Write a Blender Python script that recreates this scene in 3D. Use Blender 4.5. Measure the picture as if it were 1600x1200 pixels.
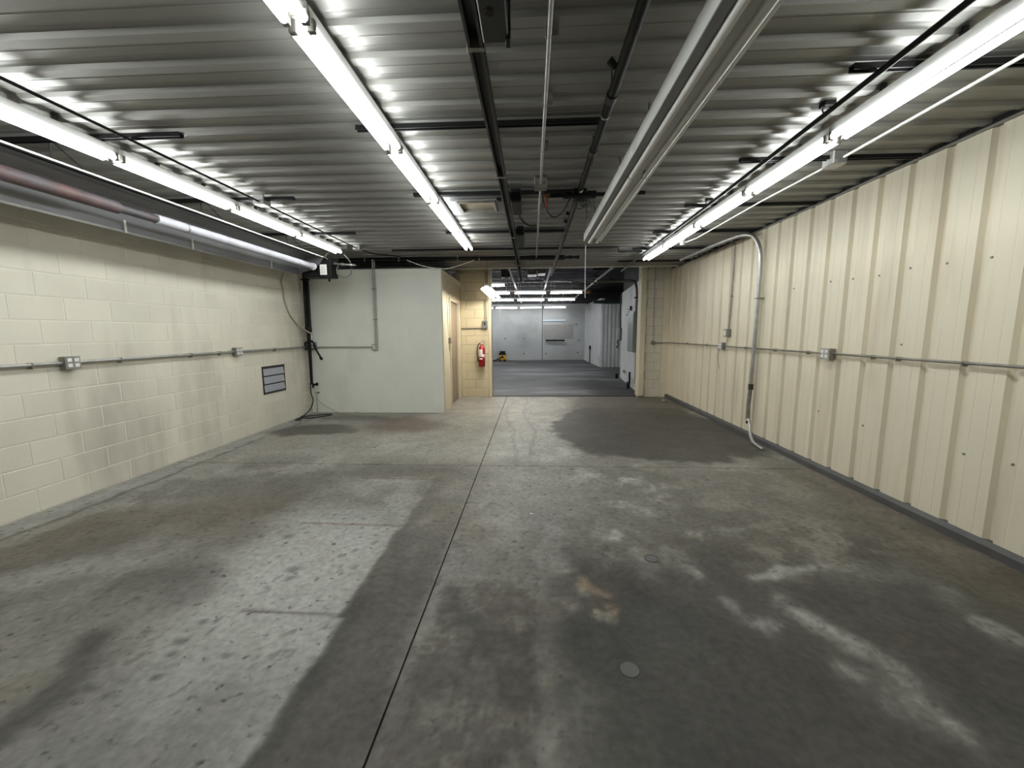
import bpy, bmesh, math, random
import numpy as np
from mathutils import Vector, Matrix

# ------------------------------------------------------------------ clear
for o in list(bpy.data.objects):
    bpy.data.objects.remove(o, do_unlink=True)
SC = bpy.context.scene
C = SC.collection
random.seed(7)
PI = math.pi

# ------------------------------------------------------------------ camera
EYE = Vector((0.0, 0.0, 1.5))
YAW, PITCH, ROLL = math.radians(-2.884), math.radians(-7.36), math.radians(-0.336)
fwd = Vector((math.sin(YAW) * math.cos(PITCH), math.cos(YAW) * math.cos(PITCH), math.sin(PITCH)))
rt = Vector((math.cos(YAW), -math.sin(YAW), 0))
up = rt.cross(fwd)
r2 = rt * math.cos(ROLL) + up * math.sin(ROLL)
u2 = up * math.cos(ROLL) - rt * math.sin(ROLL)
cam_d = bpy.data.cameras.new('camera')
cam_d.sensor_width = 36.0
cam_d.sensor_fit = 'HORIZONTAL'
cam_d.lens = 625.0 / 1600.0 * 36.0
cam_d.clip_start = 0.02
cam = bpy.data.objects.new('camera', cam_d)
m = Matrix((r2, u2, -fwd)).transposed().to_4x4()
m.translation = EYE
cam.matrix_world = m
C.objects.link(cam)
SC.camera = cam

# ------------------------------------------------------------------ world, light level, exposure
W = bpy.data.worlds.new('world')
SC.world = W
W.use_nodes = True
W.node_tree.nodes['Background'].inputs[0].default_value = (0.5, 0.55, 0.6, 1)
W.node_tree.nodes['Background'].inputs[1].default_value = 0.02
SC.view_settings.view_transform = 'Standard'
SC.view_settings.look = 'None'
SC.view_settings.gamma = 1.0
SC.view_settings.use_curve_mapping = False
SC.view_settings.exposure = 0.12
TUBE_STRENGTH = 25.0            # lit tubes of the front room
TUBE_STRENGTH_B = 42.0          # lit tubes of the rear room

# ------------------------------------------------------------------ room dimensions (metres)
XL, XR = -4.2, 3.08            # side walls
YB = -2.6                      # wall behind the photographer
YW = 9.28                      # wall with the wide opening
YBATH, XBATH = 7.35, -1.65     # boxed-in room in the left corner
ZC = 2.89                      # metal ceiling
YCE = 8.6                      # where the metal ceiling stops
ZR = 3.55                      # roof deck of the rear room
YF = 21.7                      # far wall

# ------------------------------------------------------------------ materials
def s2l(c):
    return tuple((x / 12.92 if x <= 0.04045 else ((x + 0.055) / 1.055) ** 2.4) for x in c)
def rgb(r, g, b):
    return s2l((r / 255, g / 255, b / 255))
MATS = {}
def mat(name, col, rough=0.6, metal=0.0, var=0.12, scale=6.0, stretch=(1, 1, 1), bump=0.0, bscale=60.0,
        col2=None, c2lo=0.5, c2hi=0.7, c2scale=2.0, c2stretch=(1, 1, 1), rnd=0.0, spec=0.5, attr=None):
    """procedural: base colour varied by world-position noise, optional second stain colour, optional bump"""
    if name in MATS:
        return MATS[name]
    M = bpy.data.materials.new(name)
    M.use_nodes = True
    nt = M.node_tree
    N, L = nt.nodes, nt.links
    b = N['Principled BSDF']
    geo = N.new('ShaderNodeNewGeometry')
    def noise(sc, st, det=4.0):
        mp = N.new('ShaderNodeMapping')
        mp.inputs['Scale'].default_value = st
        L.new(geo.outputs['Position'], mp.inputs['Vector'])
        n = N.new('ShaderNodeTexNoise')
        n.inputs['Scale'].default_value = sc
        n.inputs['Detail'].default_value = det
        L.new(mp.outputs[0], n.inputs['Vector'])
        return n.outputs['Fac']
    if attr:
        at = N.new('ShaderNodeAttribute')
        at.attribute_name = attr
        base = at.outputs['Color']
    else:
        c = N.new('ShaderNodeRGB')
        c.outputs[0].default_value = (*col, 1)
        base = c.outputs[0]
    if col2 is not None:
        r = N.new('ShaderNodeMapRange')
        r.inputs['From Min'].default_value = c2lo
        r.inputs['From Max'].default_value = c2hi
        L.new(noise(c2scale, c2stretch, 5.0), r.inputs['Value'])
        mx = N.new('ShaderNodeMixRGB')
        mx.inputs['Color2'].default_value = (*col2, 1)
        L.new(r.outputs[0], mx.inputs['Fac'])
        L.new(base, mx.inputs['Color1'])
        base = mx.outputs[0]
    fac = None
    if var:
        r = N.new('ShaderNodeMapRange')
        r.inputs['From Min'].default_value = 0.25
        r.inputs['From Max'].default_value = 0.75
        r.inputs['To Min'].default_value = 1 - var
        r.inputs['To Max'].default_value = 1 + var
        L.new(noise(scale, stretch), r.inputs['Value'])
        fac = r.outputs[0]
    if rnd:
        oi = N.new('ShaderNodeObjectInfo')
        r = N.new('ShaderNodeMapRange')
        r.inputs['To Min'].default_value = 1 - rnd
        r.inputs['To Max'].default_value = 1 + rnd
        L.new(oi.outputs['Random'], r.inputs['Value'])
        if fac is None:
            fac = r.outputs[0]
        else:
            mu = N.new('ShaderNodeMath')
            mu.operation = 'MULTIPLY'
            L.new(fac, mu.inputs[0])
            L.new(r.outputs[0], mu.inputs[1])
            fac = mu.outputs[0]
    if fac is not None:
        vm = N.new('ShaderNodeVectorMath')
        vm.operation = 'SCALE'
        L.new(base, vm.inputs[0])
        L.new(fac, vm.inputs['Scale'])
        base = vm.outputs[0]
    L.new(base, b.inputs['Base Color'])
    b.inputs['Roughness'].default_value = rough
    b.inputs['Metallic'].default_value = metal
    b.inputs['Specular IOR Level'].default_value = spec
    if bump:
        bp = N.new('ShaderNodeBump')
        bp.inputs['Strength'].default_value = bump
        bp.inputs['Distance'].default_value = 0.004
        L.new(noise(bscale, (1, 1, 1), 3.0), bp.inputs['Height'])
        L.new(bp.outputs[0], b.inputs['Normal'])
    MATS[name] = M
    return M
def emit(name, col, strength):
    M = bpy.data.materials.new(name)
    M.use_nodes = True
    nt = M.node_tree
    nt.nodes.remove(nt.nodes['Principled BSDF'])
    e = nt.nodes.new('ShaderNodeEmission')
    e.inputs[0].default_value = (*col, 1)
    e.inputs[1].default_value = strength
    nt.links.new(e.outputs[0], nt.nodes['Material Output'].inputs[0])
    MATS[name] = M
    return M

CREAM = (0.665, 0.62, 0.525)
M_block = mat('painted_block', CREAM, 0.75, var=0.10, scale=1.4, stretch=(1, 1, 0.5), bump=0.25, bscale=90,
              col2=(0.38, 0.345, 0.295), c2lo=0.54, c2hi=0.80, c2scale=1.5, c2stretch=(1, 1.3, 0.30), rnd=0.035)
M_mortar = mat('painted_mortar', (0.70, 0.655, 0.56), 0.8, var=0.05, scale=2)
M_bathblock = mat('pale_green_painted_block', (0.76, 0.765, 0.70), 0.7, var=0.05, scale=1.6, bump=0.2, bscale=90,
                  col2=(0.58, 0.58, 0.51), c2lo=0.55, c2hi=0.85, c2scale=1.2, c2stretch=(1, 1, 0.4), rnd=0.012)
M_yblock = mat('yellow_painted_block', (0.56, 0.49, 0.335), 0.7, var=0.06, scale=2.0, bump=0.2, bscale=90, rnd=0.02)
M_ywall = mat('cream_painted_board', (0.58, 0.52, 0.39), 0.6, var=0.06, scale=2.5)
M_rmetal = mat('cream_ribbed_metal', (0.665, 0.605, 0.47), 0.5, var=0.05, scale=1.2, stretch=(1, 2, 0.4),
               col2=(0.50, 0.43, 0.31), c2lo=0.52, c2hi=0.85, c2scale=1.3, c2stretch=(1, 4.0, 0.5), spec=0.4)
M_cmetal = mat('ribbed_ceiling_metal', (0.235, 0.229, 0.213), 0.42, 0.4, var=0.10, scale=2.0, stretch=(0.4, 2, 1), spec=0.5)
M_concrete = mat('stained_concrete', (0.2, 0.2, 0.2), 0.56, var=0.22, scale=26.0, bump=0.35, bscale=70, attr='stain', spec=0.2, col2=(0.062, 0.058, 0.05), c2lo=0.60, c2hi=0.74, c2scale=20,
                 )
M_joint = mat('joint_filler', (0.014, 0.013, 0.012), 0.9, var=0.2)
M_black = mat('black_paint', (0.010, 0.010, 0.010), 0.5, var=0.2, scale=15, spec=0.2)
M_dark = mat('dark_steel', (0.028, 0.028, 0.028), 0.5, 0.0, var=0.3, scale=10)
M_greydk = mat('dark_grey_enamel', (0.035, 0.036, 0.035), 0.5, var=0.15, scale=10, spec=0.3)
M_base = mat('dark_grey_base_angle', (0.075, 0.072, 0.072), 0.55, var=0.25, scale=5)
M_galv = mat('galvanised_conduit', (0.42, 0.41, 0.40), 0.35, 0.75, var=0.2, scale=12)
M_galvdk = mat('weathered_conduit', (0.24, 0.225, 0.20), 0.45, 0.6, var=0.25, scale=12)
M_white = mat('white_enamel', (0.74, 0.74, 0.72), 0.4, var=0.04, scale=8)
M_housing = mat('fixture_enamel', (0.60, 0.60, 0.58), 0.4, var=0.05, scale=8)
M_offtube = mat('unlit_tube_glass', (0.66, 0.65, 0.63), 0.35, var=0.03, scale=8)
M_refl = mat('reflector_aluminium', (0.30, 0.30, 0.32), 0.42, 0.8, var=0.15, scale=6, stretch=(1, 0.3, 1))
M_tubeal = mat('aluminised_tube', (0.42, 0.415, 0.46), 0.65, 0.0, var=0.1, scale=8)
M_tubebr = mat('heat_browned_tube', (0.095, 0.052, 0.048), 0.6, 0.0, var=0.3, scale=7, col2=(0.055, 0.055, 0.065), c2lo=0.42, c2hi=0.58, c2scale=2.2)
M_door = mat('tan_door_paint', (0.24, 0.185, 0.135), 0.5, var=0.06, scale=3, stretch=(1, 1, 0.3))
M_red = mat('red_enamel', (0.27, 0.007, 0.009), 0.3, var=0.05)
M_redtag = mat('red_vinyl', (0.30, 0.02, 0.015), 0.5, var=0.1)
M_label = mat('paper_label', (0.80, 0.79, 0.76), 0.7, var=0.05)
M_print = mat('printed_ink', (0.30, 0.30, 0.30), 0.7, var=0.0)
M_yellow = mat('yellow_plastic', (0.80, 0.46, 0.02), 0.4, var=0.05)
M_rubber = mat('black_rubber', (0.02, 0.02, 0.02), 0.6, var=0.1)
M_cable = mat('cream_cable', (0.42, 0.38, 0.29), 0.6, var=0.1)
M_brass = mat('dull_brass', (0.40, 0.33, 0.2), 0.35, 0.8, var=0.1)
M_panelgrey = mat('grey_cabinet_enamel', (0.15, 0.175, 0.17), 0.45, var=0.06)
M_white2 = mat('white_painted_masonry', (0.56, 0.57, 0.58), 0.7, var=0.07, scale=2.5, col2=(0.38, 0.38, 0.38), c2lo=0.55, c2hi=0.8, c2scale=1.3)
M_far = mat('grey_painted_wall', (0.40, 0.41, 0.41), 0.6, var=0.08, scale=1.2, col2=(0.30, 0.305, 0.30), c2lo=0.5, c2hi=0.75, c2scale=0.9)
M_deck = mat('dark_roof_deck', (0.009, 0.009, 0.010), 0.8, var=0.25, scale=3)
M_joist = mat('dark_joist_paint', (0.018, 0.018, 0.018), 0.55, var=0.25, scale=8)
M_bluesheet = mat('blue_grey_sheet', (0.26, 0.27, 0.36), 0.4, 0.2, var=0.15, scale=6)
M_duct = mat('grey_duct', (0.17, 0.18, 0.175), 0.4, 0.5, var=0.2, scale=6)
M_green = mat('dark_green_beam', (0.012, 0.035, 0.018), 0.5, var=0.15)
M_rust = mat('rust_brown_beam', (0.22, 0.10, 0.045), 0.7, var=0.3, scale=5)
M_lens = mat('frosted_lens', (0.26, 0.24, 0.18), 0.35, var=0.12, scale=9)
M_louver = mat('lavender_grey_louver', (0.36, 0.36, 0.41), 0.4, var=0.08, scale=7)
M_cap = mat('grey_floor_cap', (0.085, 0.082, 0.075), 0.5, var=0.12, scale=30)
M_capring = mat('dark_cap_ring', (0.05, 0.05, 0.045), 0.5, var=0.12, scale=30)
M_backwall = mat('rear_wall_paint', (0.42, 0.385, 0.32), 0.8, var=0.08, scale=1)
E_tube = emit('lit_tube', (0.95, 1.0, 0.985), TUBE_STRENGTH)
E_tube2 = emit('lit_tube_rear', (0.97, 1.0, 1.0), TUBE_STRENGTH_B)
E_shop = emit('lit_tube_warm', (1.0, 0.93, 0.80), 110.0)

# ------------------------------------------------------------------ mesh helpers
class MB:
    """collects shapes in world coordinates"""
    def __init__(s):
        s.v, s.f, s.sm = [], [], []
    def add(s, vs, fs, smooth=False):
        n = len(s.v)
        s.v += [tuple(p) for p in vs]
        s.f += [tuple(i + n for i in f) for f in fs]
        s.sm += [smooth] * len(fs)
        return s
    def box(s, x0, x1, y0, y1, z0, z1, c=0.0):
        if c <= 0:
            vs = [(x, y, z) for z in (z0, z1) for y in (y0, y1) for x in (x0, x1)]
            return s.add(vs, [(0, 2, 3, 1), (4, 5, 7, 6), (0, 1, 5, 4), (2, 6, 7, 3), (0, 4, 6, 2), (1, 3, 7, 5)])
        bm = bmesh.new()
        bmesh.ops.create_cube(bm, size=1)
        for v in bm.verts:
            v.co = Vector(((x0 + x1) / 2 + v.co.x * (x1 - x0), (y0 + y1) / 2 + v.co.y * (y1 - y0), (z0 + z1) / 2 + v.co.z * (z1 - z0)))
        bmesh.ops.bevel(bm, geom=list(bm.edges), offset=c, segments=1, affect='EDGES', clamp_overlap=True)
        bm.verts.index_update()
        s.add([v.co[:] for v in bm.verts], [[v.index for v in f.verts] for f in bm.faces])
        bm.free()
        return s
    def tube(s, pts, r, n=8, caps=True, smooth=True):
        pts = [Vector(p) for p in pts]
        rs = r if isinstance(r, (list, tuple)) else [r] * len(pts)
        rings = []
        prev = None
        for i, p in enumerate(pts):
            if i == 0: t = pts[1] - p
            elif i == len(pts) - 1: t = p - pts[i - 1]
            else: t = (pts[i + 1] - p).normalized() + (p - pts[i - 1]).normalized()
            t.normalize()
            if prev is None:
                a = Vector((0, 0, 1)) if abs(t.z) < 0.9 else Vector((1, 0, 0))
                nrm = t.cross(a).normalized()
            else:
                nrm = (prev - t * prev.dot(t)).normalized()
            prev = nrm
            b = t.cross(nrm)
            rings.append([p + (nrm * math.cos(2 * PI * k / n) + b * math.sin(2 * PI * k / n)) * rs[i] for k in range(n)])
        vs = [q for rg in rings for q in rg]
        fs = []
        for i in range(len(pts) - 1):
            for k in range(n):
                a, b2 = i * n + k, i * n + (k + 1) % n
                fs.append((a, b2, b2 + n, a + n))
        s.add(vs, fs, smooth)
        if caps:
            s.add(rings[0], [tuple(range(n - 1, -1, -1))])
            s.add(rings[-1], [tuple(range(n))])
        return s
    def lathe(s, cx, cy, prof, n=16, smooth=True):
        """prof: [(r, z)] round a vertical axis"""
        vs, fs = [], []
        for r, z in prof:
            vs += [(cx + r * math.cos(2 * PI * k / n), cy + r * math.sin(2 * PI * k / n), z) for k in range(n)]
        for i in range(len(prof) - 1):
            for k in range(n):
                a, b = i * n + k, i * n + (k + 1) % n
                fs.append((a, b, b + n, a + n))
        s.add(vs, fs, smooth)
        if prof[0][0] > 1e-4: s.add(vs[:n], [tuple(range(n - 1, -1, -1))])
        if prof[-1][0] > 1e-4: s.add(vs[-n:], [tuple(range(n))])
        return s
    def sweep(s, prof, a, b, axis, closed=True):
        """extrude 2D profile along an axis: axis 'Y' profile (x,z); 'X' profile (y,z); 'Z' profile (x,y)"""
        def pt(p, t):
            if axis == 'Y': return (p[0], t, p[1])
            if axis == 'X': return (t, p[0], p[1])
            return (p[0], p[1], t)
        n = len(prof)
        vs = [pt(p, a) for p in prof] + [pt(p, b) for p in prof]
        fs = [(i, (i + 1) % n, (i + 1) % n + n, i + n) for i in range(n if closed else n - 1)]
        if closed:
            fs += [tuple(range(n - 1, -1, -1)), tuple(range(n, 2 * n))]
        return s.add(vs, fs)
    def mesh(s, name, off=(0, 0, 0)):
        me = bpy.data.meshes.new(name)
        ox, oy, oz = off
        me.from_pydata([(x - ox, y - oy, z - oz) for x, y, z in s.v], [], s.f)
        bm = bmesh.new()
        bm.from_mesh(me)
        bmesh.ops.recalc_face_normals(bm, faces=bm.faces)
        bm.to_mesh(me)
        bm.free()
        me.polygons.foreach_set('use_smooth', s.sm)
        me.update()
        return me

def wl(o):
    p = Vector((0, 0, 0))
    while o is not None:
        p += Vector(o.location)
        o = o.parent
    return p
def tag(o, label=None, cat=None, group=None, kind=None):
    if label: o['label'] = label
    if cat: o['category'] = cat
    if group: o['group'] = group
    if kind: o['kind'] = kind
    return o
def thing(name, loc, label=None, cat=None, group=None, kind=None):
    o = bpy.data.objects.new(name, None)
    o.empty_display_size = 0.1
    o.location = loc
    C.objects.link(o)
    return tag(o, label, cat, group, kind)
def O(name, mb, material, parent=None, label=None, cat=None, group=None, kind=None):
    if parent is None:
        a = np.array(mb.v)
        off = ((a[:, 0].min() + a[:, 0].max()) / 2, (a[:, 1].min() + a[:, 1].max()) / 2, a[:, 2].min())
    else:
        off = wl(parent)
    me = mb.mesh(name, off)
    me.materials.append(material)
    o = bpy.data.objects.new(name, me)
    C.objects.link(o)
    if parent is None: o.location = off
    else: o.parent = parent
    return tag(o, label, cat, group, kind)
def piece(name, me, parent, world):
    o = bpy.data.objects.new(name, me)
    C.objects.link(o)
    o.parent = parent
    o.location = Vector(world) - wl(parent)
    return o
def copy_tree(o, parent=None):
    c = o.copy()
    C.objects.link(c)
    c.parent = parent
    for ch in o.children:
        copy_tree(ch, c)
    return c
def arc(cx, cy, r, a0, a1, n=6):
    return [(cx + r * math.cos(a0 + (a1 - a0) * i / n), cy + r * math.sin(a0 + (a1 - a0) * i / n)) for i in range(n + 1)]
def smooth_path(pts, k=6):
    """Catmull-Rom through the points"""
    P = [Vector(p) for p in pts]
    P = [P[0] * 2 - P[1]] + P + [P[-1] * 2 - P[-2]]
    out = []
    for i in range(1, len(P) - 2):
        for j in range(k):
            t = j / k
            a, b, c, d = P[i - 1], P[i], P[i + 1], P[i + 2]
            out.append(0.5 * ((2 * b) + (c - a) * t + (2 * a - 5 * b + 4 * c - d) * t * t + (3 * b - a - 3 * c + d) * t ** 3))
    out.append(P[-2])
    return out

# ================================================================== FLOOR
rng = np.random.RandomState(3)
def vnoise(x, y, sc, seed, octaves=4, gain=0.5):
    out = np.zeros_like(x)
    amp, tot = 1.0, 0.0
    for o_ in range(octaves):
        r = np.random.RandomState(seed + o_)
        lat = r.rand(64, 64)
        gx, gy = x * sc * 2 ** o_ + 13.7 * o_, y * sc * 2 ** o_ + 7.1 * o_
        ix, iy = np.floor(gx).astype(int), np.floor(gy).astype(int)
        fx, fy = gx - ix, gy - iy
        fx, fy = fx * fx * (3 - 2 * fx), fy * fy * (3 - 2 * fy)
        a = lat[ix % 64, iy % 64]; b = lat[(ix + 1) % 64, iy % 64]
        c = lat[ix % 64, (iy + 1) % 64]; d = lat[(ix + 1) % 64, (iy + 1) % 64]
        out += amp * ((a * (1 - fx) + b * fx) * (1 - fy) + (c * (1 - fx) + d * fx) * fy)
        tot += amp
        amp *= gain
    return out / tot
def sstep(a, b, x):
    t = np.clip((x - a) / (b - a), 0, 1)
    return t * t * (3 - 2 * t)
def blob(x, y, cx, cy, rx, ry, soft=0.35, rot=0.0):
    c, s = math.cos(rot), math.sin(rot)
    dx, dy = x - cx, y - cy
    d = np.sqrt(((dx * c + dy * s) / rx) ** 2 + ((-dx * s + dy * c) / ry) ** 2)
    return 1 - sstep(1 - soft, 1 + soft, d)
def rect(x, y, x0, x1, y0, y1, e=0.05):
    return sstep(x0 - e, x0 + e, x) * (1 - sstep(x1 - e, x1 + e, x)) * sstep(y0 - e, y0 + e, y) * (1 - sstep(y1 - e, y1 + e, y))
def poly(x, y, pts, r, soft=0.6):
    """soft stroke along a polyline"""
    d = np.full_like(x, 1e9)
    for (ax, ay), (bx, by) in zip(pts[:-1], pts[1:]):
        vx, vy = bx - ax, by - ay
        t = np.clip(((x - ax) * vx + (y - ay) * vy) / (vx * vx + vy * vy), 0, 1)
        d = np.minimum(d, np.hypot(x - ax - t * vx, y - ay - t * vy))
    return 1 - sstep(r * (1 - soft), r * (1 + soft), d)
def stain(x, y):
    """wear and stains of the slab plus a painted-in vignette, linear albedo (rgb)"""
    wx = x + (vnoise(x, y, 1.6, 11) - 0.5) * 0.55
    wy = y + (vnoise(x, y, 1.6, 23) - 0.5) * 0.55
    fx = x + (vnoise(x, y, 7.0, 31) - 0.5) * 0.12
    fy = y + (vnoise(x, y, 7.0, 37) - 0.5) * 0.12
    n1 = vnoise(x, y, 0.9, 41, 5)
    n2 = vnoise(x, y * 0.45, 3.2, 53, 4)
    n3 = vnoise(x, y, 14.0, 61, 3)
    n4 = vnoise(x * 0.6, y, 2.2, 67, 5, 0.6)
    n5 = vnoise(x, y, 5.0, 73, 5, 0.65)
    rag = sstep(0.42, 0.62, 0.45 * n5 + 0.2 * n3 + 0.35 * n4)          # ragged breakup of scuffs
    base = np.stack([np.full_like(x, v) for v in (0.185, 0.174, 0.152)], -1)
    def mix(col, f):
        nonlocal base
        base = base + (np.array(col) - base) * np.clip(f, 0, 1)[..., None]
    PALE, DARK, BROWN, WHITE = (0.32, 0.31, 0.285), (0.055, 0.053, 0.048), (0.120, 0.100, 0.076), (0.46, 0.45, 0.42)
    mix(PALE, sstep(0.46, 0.72, n1) * 0.5)
    mix(BROWN, sstep(0.5, 0.72, vnoise(x, y, 0.8, 71, 4)) * 0.5)
    mix((0.115, 0.11, 0.10), sstep(0.52, 0.68, n4) * 0.6)
    mix(PALE, sstep(0.56, 0.70, vnoise(x, y * 0.6, 2.6, 79, 5, 0.6)) * 0.45)
    # paler far bay
    mix((0.34, 0.325, 0.295), rect(wx, wy, -4.3, 0.6, 4.5, 9.4, 0.4) * 0.5)
    mix(PALE, rect(wx, wy, -0.5, 0.75, 2.9, 9.2, 0.25) * 0.35)
    mix((0.40, 0.39, 0.365), rect(wx, wy, -0.42, 0.55, 4.6, 9.2, 0.2) * 0.45 * (0.4 + n4))
    # left bay, brown traffic film
    mix(BROWN, poly(wx, wy, [(-3.9, 2.5), (-3.2, 2.75), (-2.4, 3.3)], 0.35, 0.6) * 0.7)
    mix((0.125, 0.117, 0.102), rect(wx, wy, -3.4, -1.7, 1.7, 2.9, 0.4) * 0.4)
    mix((0.13, 0.122, 0.108), poly(wx, wy, [(-3.0, 3.6), (-2.1, 3.9), (-1.5, 4.1)], 0.30, 0.6) * 0.6)
    mix(PALE, poly(wx, wy, [(-3.6, 2.1), (-2.6, 2.35), (-1.9, 2.5)], 0.10, 0.7) * 0.4)
    mix((0.36, 0.355, 0.335), rect(fx, wy, -4.3, -3.93, 2.6, 7.3, 0.05) * 0.6)
    mix((0.30, 0.29, 0.265), rect(fx, wy, -3.88, -3.70, 2.6, 7.0, 0.05) * 0.5)
    # long pale concrete patch with a crisp right edge
    edge = x + (fx - x) * 0.35 + 0.012 * np.sign(np.sin(y * 3.3)) + (n3 - 0.5) * 0.03
    patch = (1 - sstep(-1.045, -1.0, edge)) * sstep(-2.2, -1.6, wx) * (1 - sstep(3.9, 4.02, fy)) * sstep(-0.5, 0.2, wy)
    mix((0.315, 0.31, 0.288), patch * (0.62 + 0.7 * (n2 - 0.45)))
    mix(WHITE, patch * blob(wx, wy, -1.42, 2.35, 0.42, 0.70, 0.7) * 0.5 * (0.4 + 1.1 * n4))
    mix((0.15, 0.143, 0.128), patch * sstep(2.7, 3.6, fy) * sstep(0.45, 0.65, n4) * 0.8)
    mix((0.19, 0.185, 0.17), patch * sstep(0.50, 0.70, n5) * 0.30)
    for yy, x0, x1, cc in ((1.93, -1.62, -0.97, (0.09, 0.08, 0.07)), (2.93, -1.84, -0.95, (0.16, 0.10, 0.07)), (3.93, -1.82, -0.92, (0.14, 0.095, 0.07))):
        mix(cc, rect(fx, y + (fx + 1.4) * 0.03, x0, x1, yy - 0.012, yy + 0.012, 0.010) * (0.2 + 1.1 * n5))
    sx0, sy0 = x + (fx - x) * 0.6, y + (fy - y) * 0.6
    for cx, cy, r_ in ((-1.83, 2.71, 0.035), (-1.54, 2.32, 0.045), (-1.50, 2.22, 0.03), (-1.73, 1.86, 0.028), (-1.74, 1.70, 0.03), (-1.71, 1.62, 0.018), (-1.66, 1.50, 0.02), (-1.95, 1.77, 0.02), (-1.90, 1.45, 0.03), (-1.80, 1.42, 0.022), (-1.30, 1.7, 0.012), (-1.45, 2.0, 0.012)):
        mix(DARK, blob(sx0, sy0, cx, cy, r_, r_ * 0.8, 0.7) * 0.6)
    # dark arc with rough tan inside, near left
    mix((0.155, 0.14, 0.105), blob(wx, wy, -2.35, 1.42, 0.34, 0.32, 0.4) * rag * 0.8)
    mix(DARK, poly(fx, fy, [(-2.16, 1.72), (-2.03, 1.55), (-2.0, 1.40), (-2.03, 1.22), (-2.12, 1.05)], 0.075, 0.8) * 0.8)
    mix(DARK, poly(wx, wy, [(-2.3, 2.43), (-2.0, 2.23), (-1.95, 2.0)], 0.14, 0.8) * 0.4)
    # dark lane between the patch and the joint
    lane = sstep(-1.03, -0.99, edge) * (1 - sstep(-0.62, -0.5, wx))
    mix((0.082, 0.074, 0.064), lane * (1 - sstep(2.0, 3.4, wy)) * 0.9)
    mix(DARK, sstep(-1.03, -0.99, edge) * (1 - sstep(-0.97, -0.86, fx)) * (1 - sstep(1.9, 2.2, wy)) * 0.65)
    mix((0.11, 0.105, 0.095), lane * sstep(2.4, 2.8, wy) * (1 - sstep(3.3, 3.7, wy)) * (1 - sstep(-0.97, -0.85, fx)) * 0.6)
    # rough tile-bed patch right of the joint
    tb = rect(fx, fy, -0.53, 0.02, -0.5, 2.24, 0.04)
    mix((0.080, 0.071, 0.060), tb * 0.85)
    grid = np.maximum(np.cos(x * 2 * PI / 0.034), np.cos(y * 2 * PI / 0.05))
    mix((0.19, 0.175, 0.15), tb * sstep(0.52, 0.70, 0.7 * n3 + 0.3 * n5 + 0.07 * grid) * 0.6)
    mix(DARK, tb * sstep(0.55, 0.68, vnoise(x, y, 4.0, 97, 4)) * 0.6)
    mix((0.13, 0.124, 0.11), rect(wx, fy, -0.5, 0.3, 2.2, 2.75, 0.12) * 0.55)
    # dark oil-stained right bay
    rd = sstep(-0.05, 0.35, wx) * (1 - sstep(2.2, 3.3, wy))
    mix((0.048, 0.046, 0.041), rd * 0.9)
    mix((0.034, 0.034, 0.033), rd * sstep(0.42, 0.62, n1) * 0.6)
    mix((0.066, 0.059, 0.050), rd * sstep(0.50, 0.66, n4) * 0.7)
    mix((0.112, 0.103, 0.086), rect(wx, wy, 0.5, 3.2, 2.7, 4.3, 0.4) * 0.7)
    mix((0.20, 0.185, 0.155), rect(wx, wy, 0.5, 3.2, 2.5, 4.4, 0.3) * sstep(0.50, 0.66, n5) * 0.5)
    mix(BROWN, sstep(2.35, 2.8, wx) * (1 - sstep(4.2, 5.2, wy)) * 0.6)
    mix((0.22, 0.205, 0.175), rect(wx, wy, 1.9, 3.2, 3.2, 5.0, 0.3) * sstep(0.48, 0.64, n4) * 0.5)
    # white scuffs
    sx, sy = fx + (fx - x) * 0.5 + (wx - x) * 0.2, fy + (fy - y) * 0.5 + (wy - y) * 0.2
    for pts, r_, a in (([(1.39, 2.10), (1.50, 1.94), (1.61, 1.69)], 0.055, 0.55), ([(1.41, 1.65), (1.50, 1.51)], 0.032, 0.6), ([(1.585, 1.57), (1.60, 1.47)], 0.028, 0.55),
                       ([(1.61, 1.44), (1.63, 1.28)], 0.03, 0.35), ([(2.17, 2.43), (2.32, 2.37), (2.36, 2.22)], 0.045, 0.6), ([(2.33, 2.16), (2.345, 1.85)], 0.04, 0.35),
                       ([(1.40, 2.37), (1.58, 2.40), (1.88, 2.49)], 0.04, 0.5), ([(1.08, 2.14), (1.09, 2.02), (1.18, 1.95)], 0.035, 0.45), ([(0.97, 2.42), (1.04, 2.40)], 0.028, 0.6),
                       ([(0.45, 2.89), (0.62, 2.85)], 0.045, 0.65), ([(0.75, 2.92), (0.87, 2.91), (0.865, 2.77)], 0.030, 0.65), ([(0.32, 5.1), (0.67, 4.15), (1.12, 3.8)], 0.20, 0.7),
                       ([(0.76, 3.56), (0.80, 3.23)], 0.14, 0.6), ([(0.12, 2.98), (0.19, 2.32), (0.25, 2.14)], 0.045, 0.4), ([(2.6, 4.9), (2.95, 4.7)], 0.10, 0.45),
                       ([(0.70, 2.62), (0.76, 2.50), (0.70, 2.42)], 0.035, 0.4), ([(1.25, 2.9), (1.5, 2.95)], 0.05, 0.35), ([(0.55, 2.62), (0.62, 2.55)], 0.03, 0.45), ([(1.3, 4.5), (0.9, 4.45), (0.6, 4.9)], 0.10, 0.45)):
        m_ = poly(sx, sy, pts, r_ * 1.15, 0.95)
        mix(WHITE, m_ * a * (0.08 + 0.75 * rag))
        mix((0.22, 0.21, 0.185), poly(sx, sy, pts, r_ * 2.4, 0.95) * a * 0.30)
    mix((0.27, 0.195, 0.125), poly(sx, sy, [(0.31, 2.26), (0.37, 2.12), (0.41, 2.02)], 0.065, 0.98) * (0.12 + 0.5 * sstep(0.45, 0.6, 0.5 * n5 + 0.5 * n3)))
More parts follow.
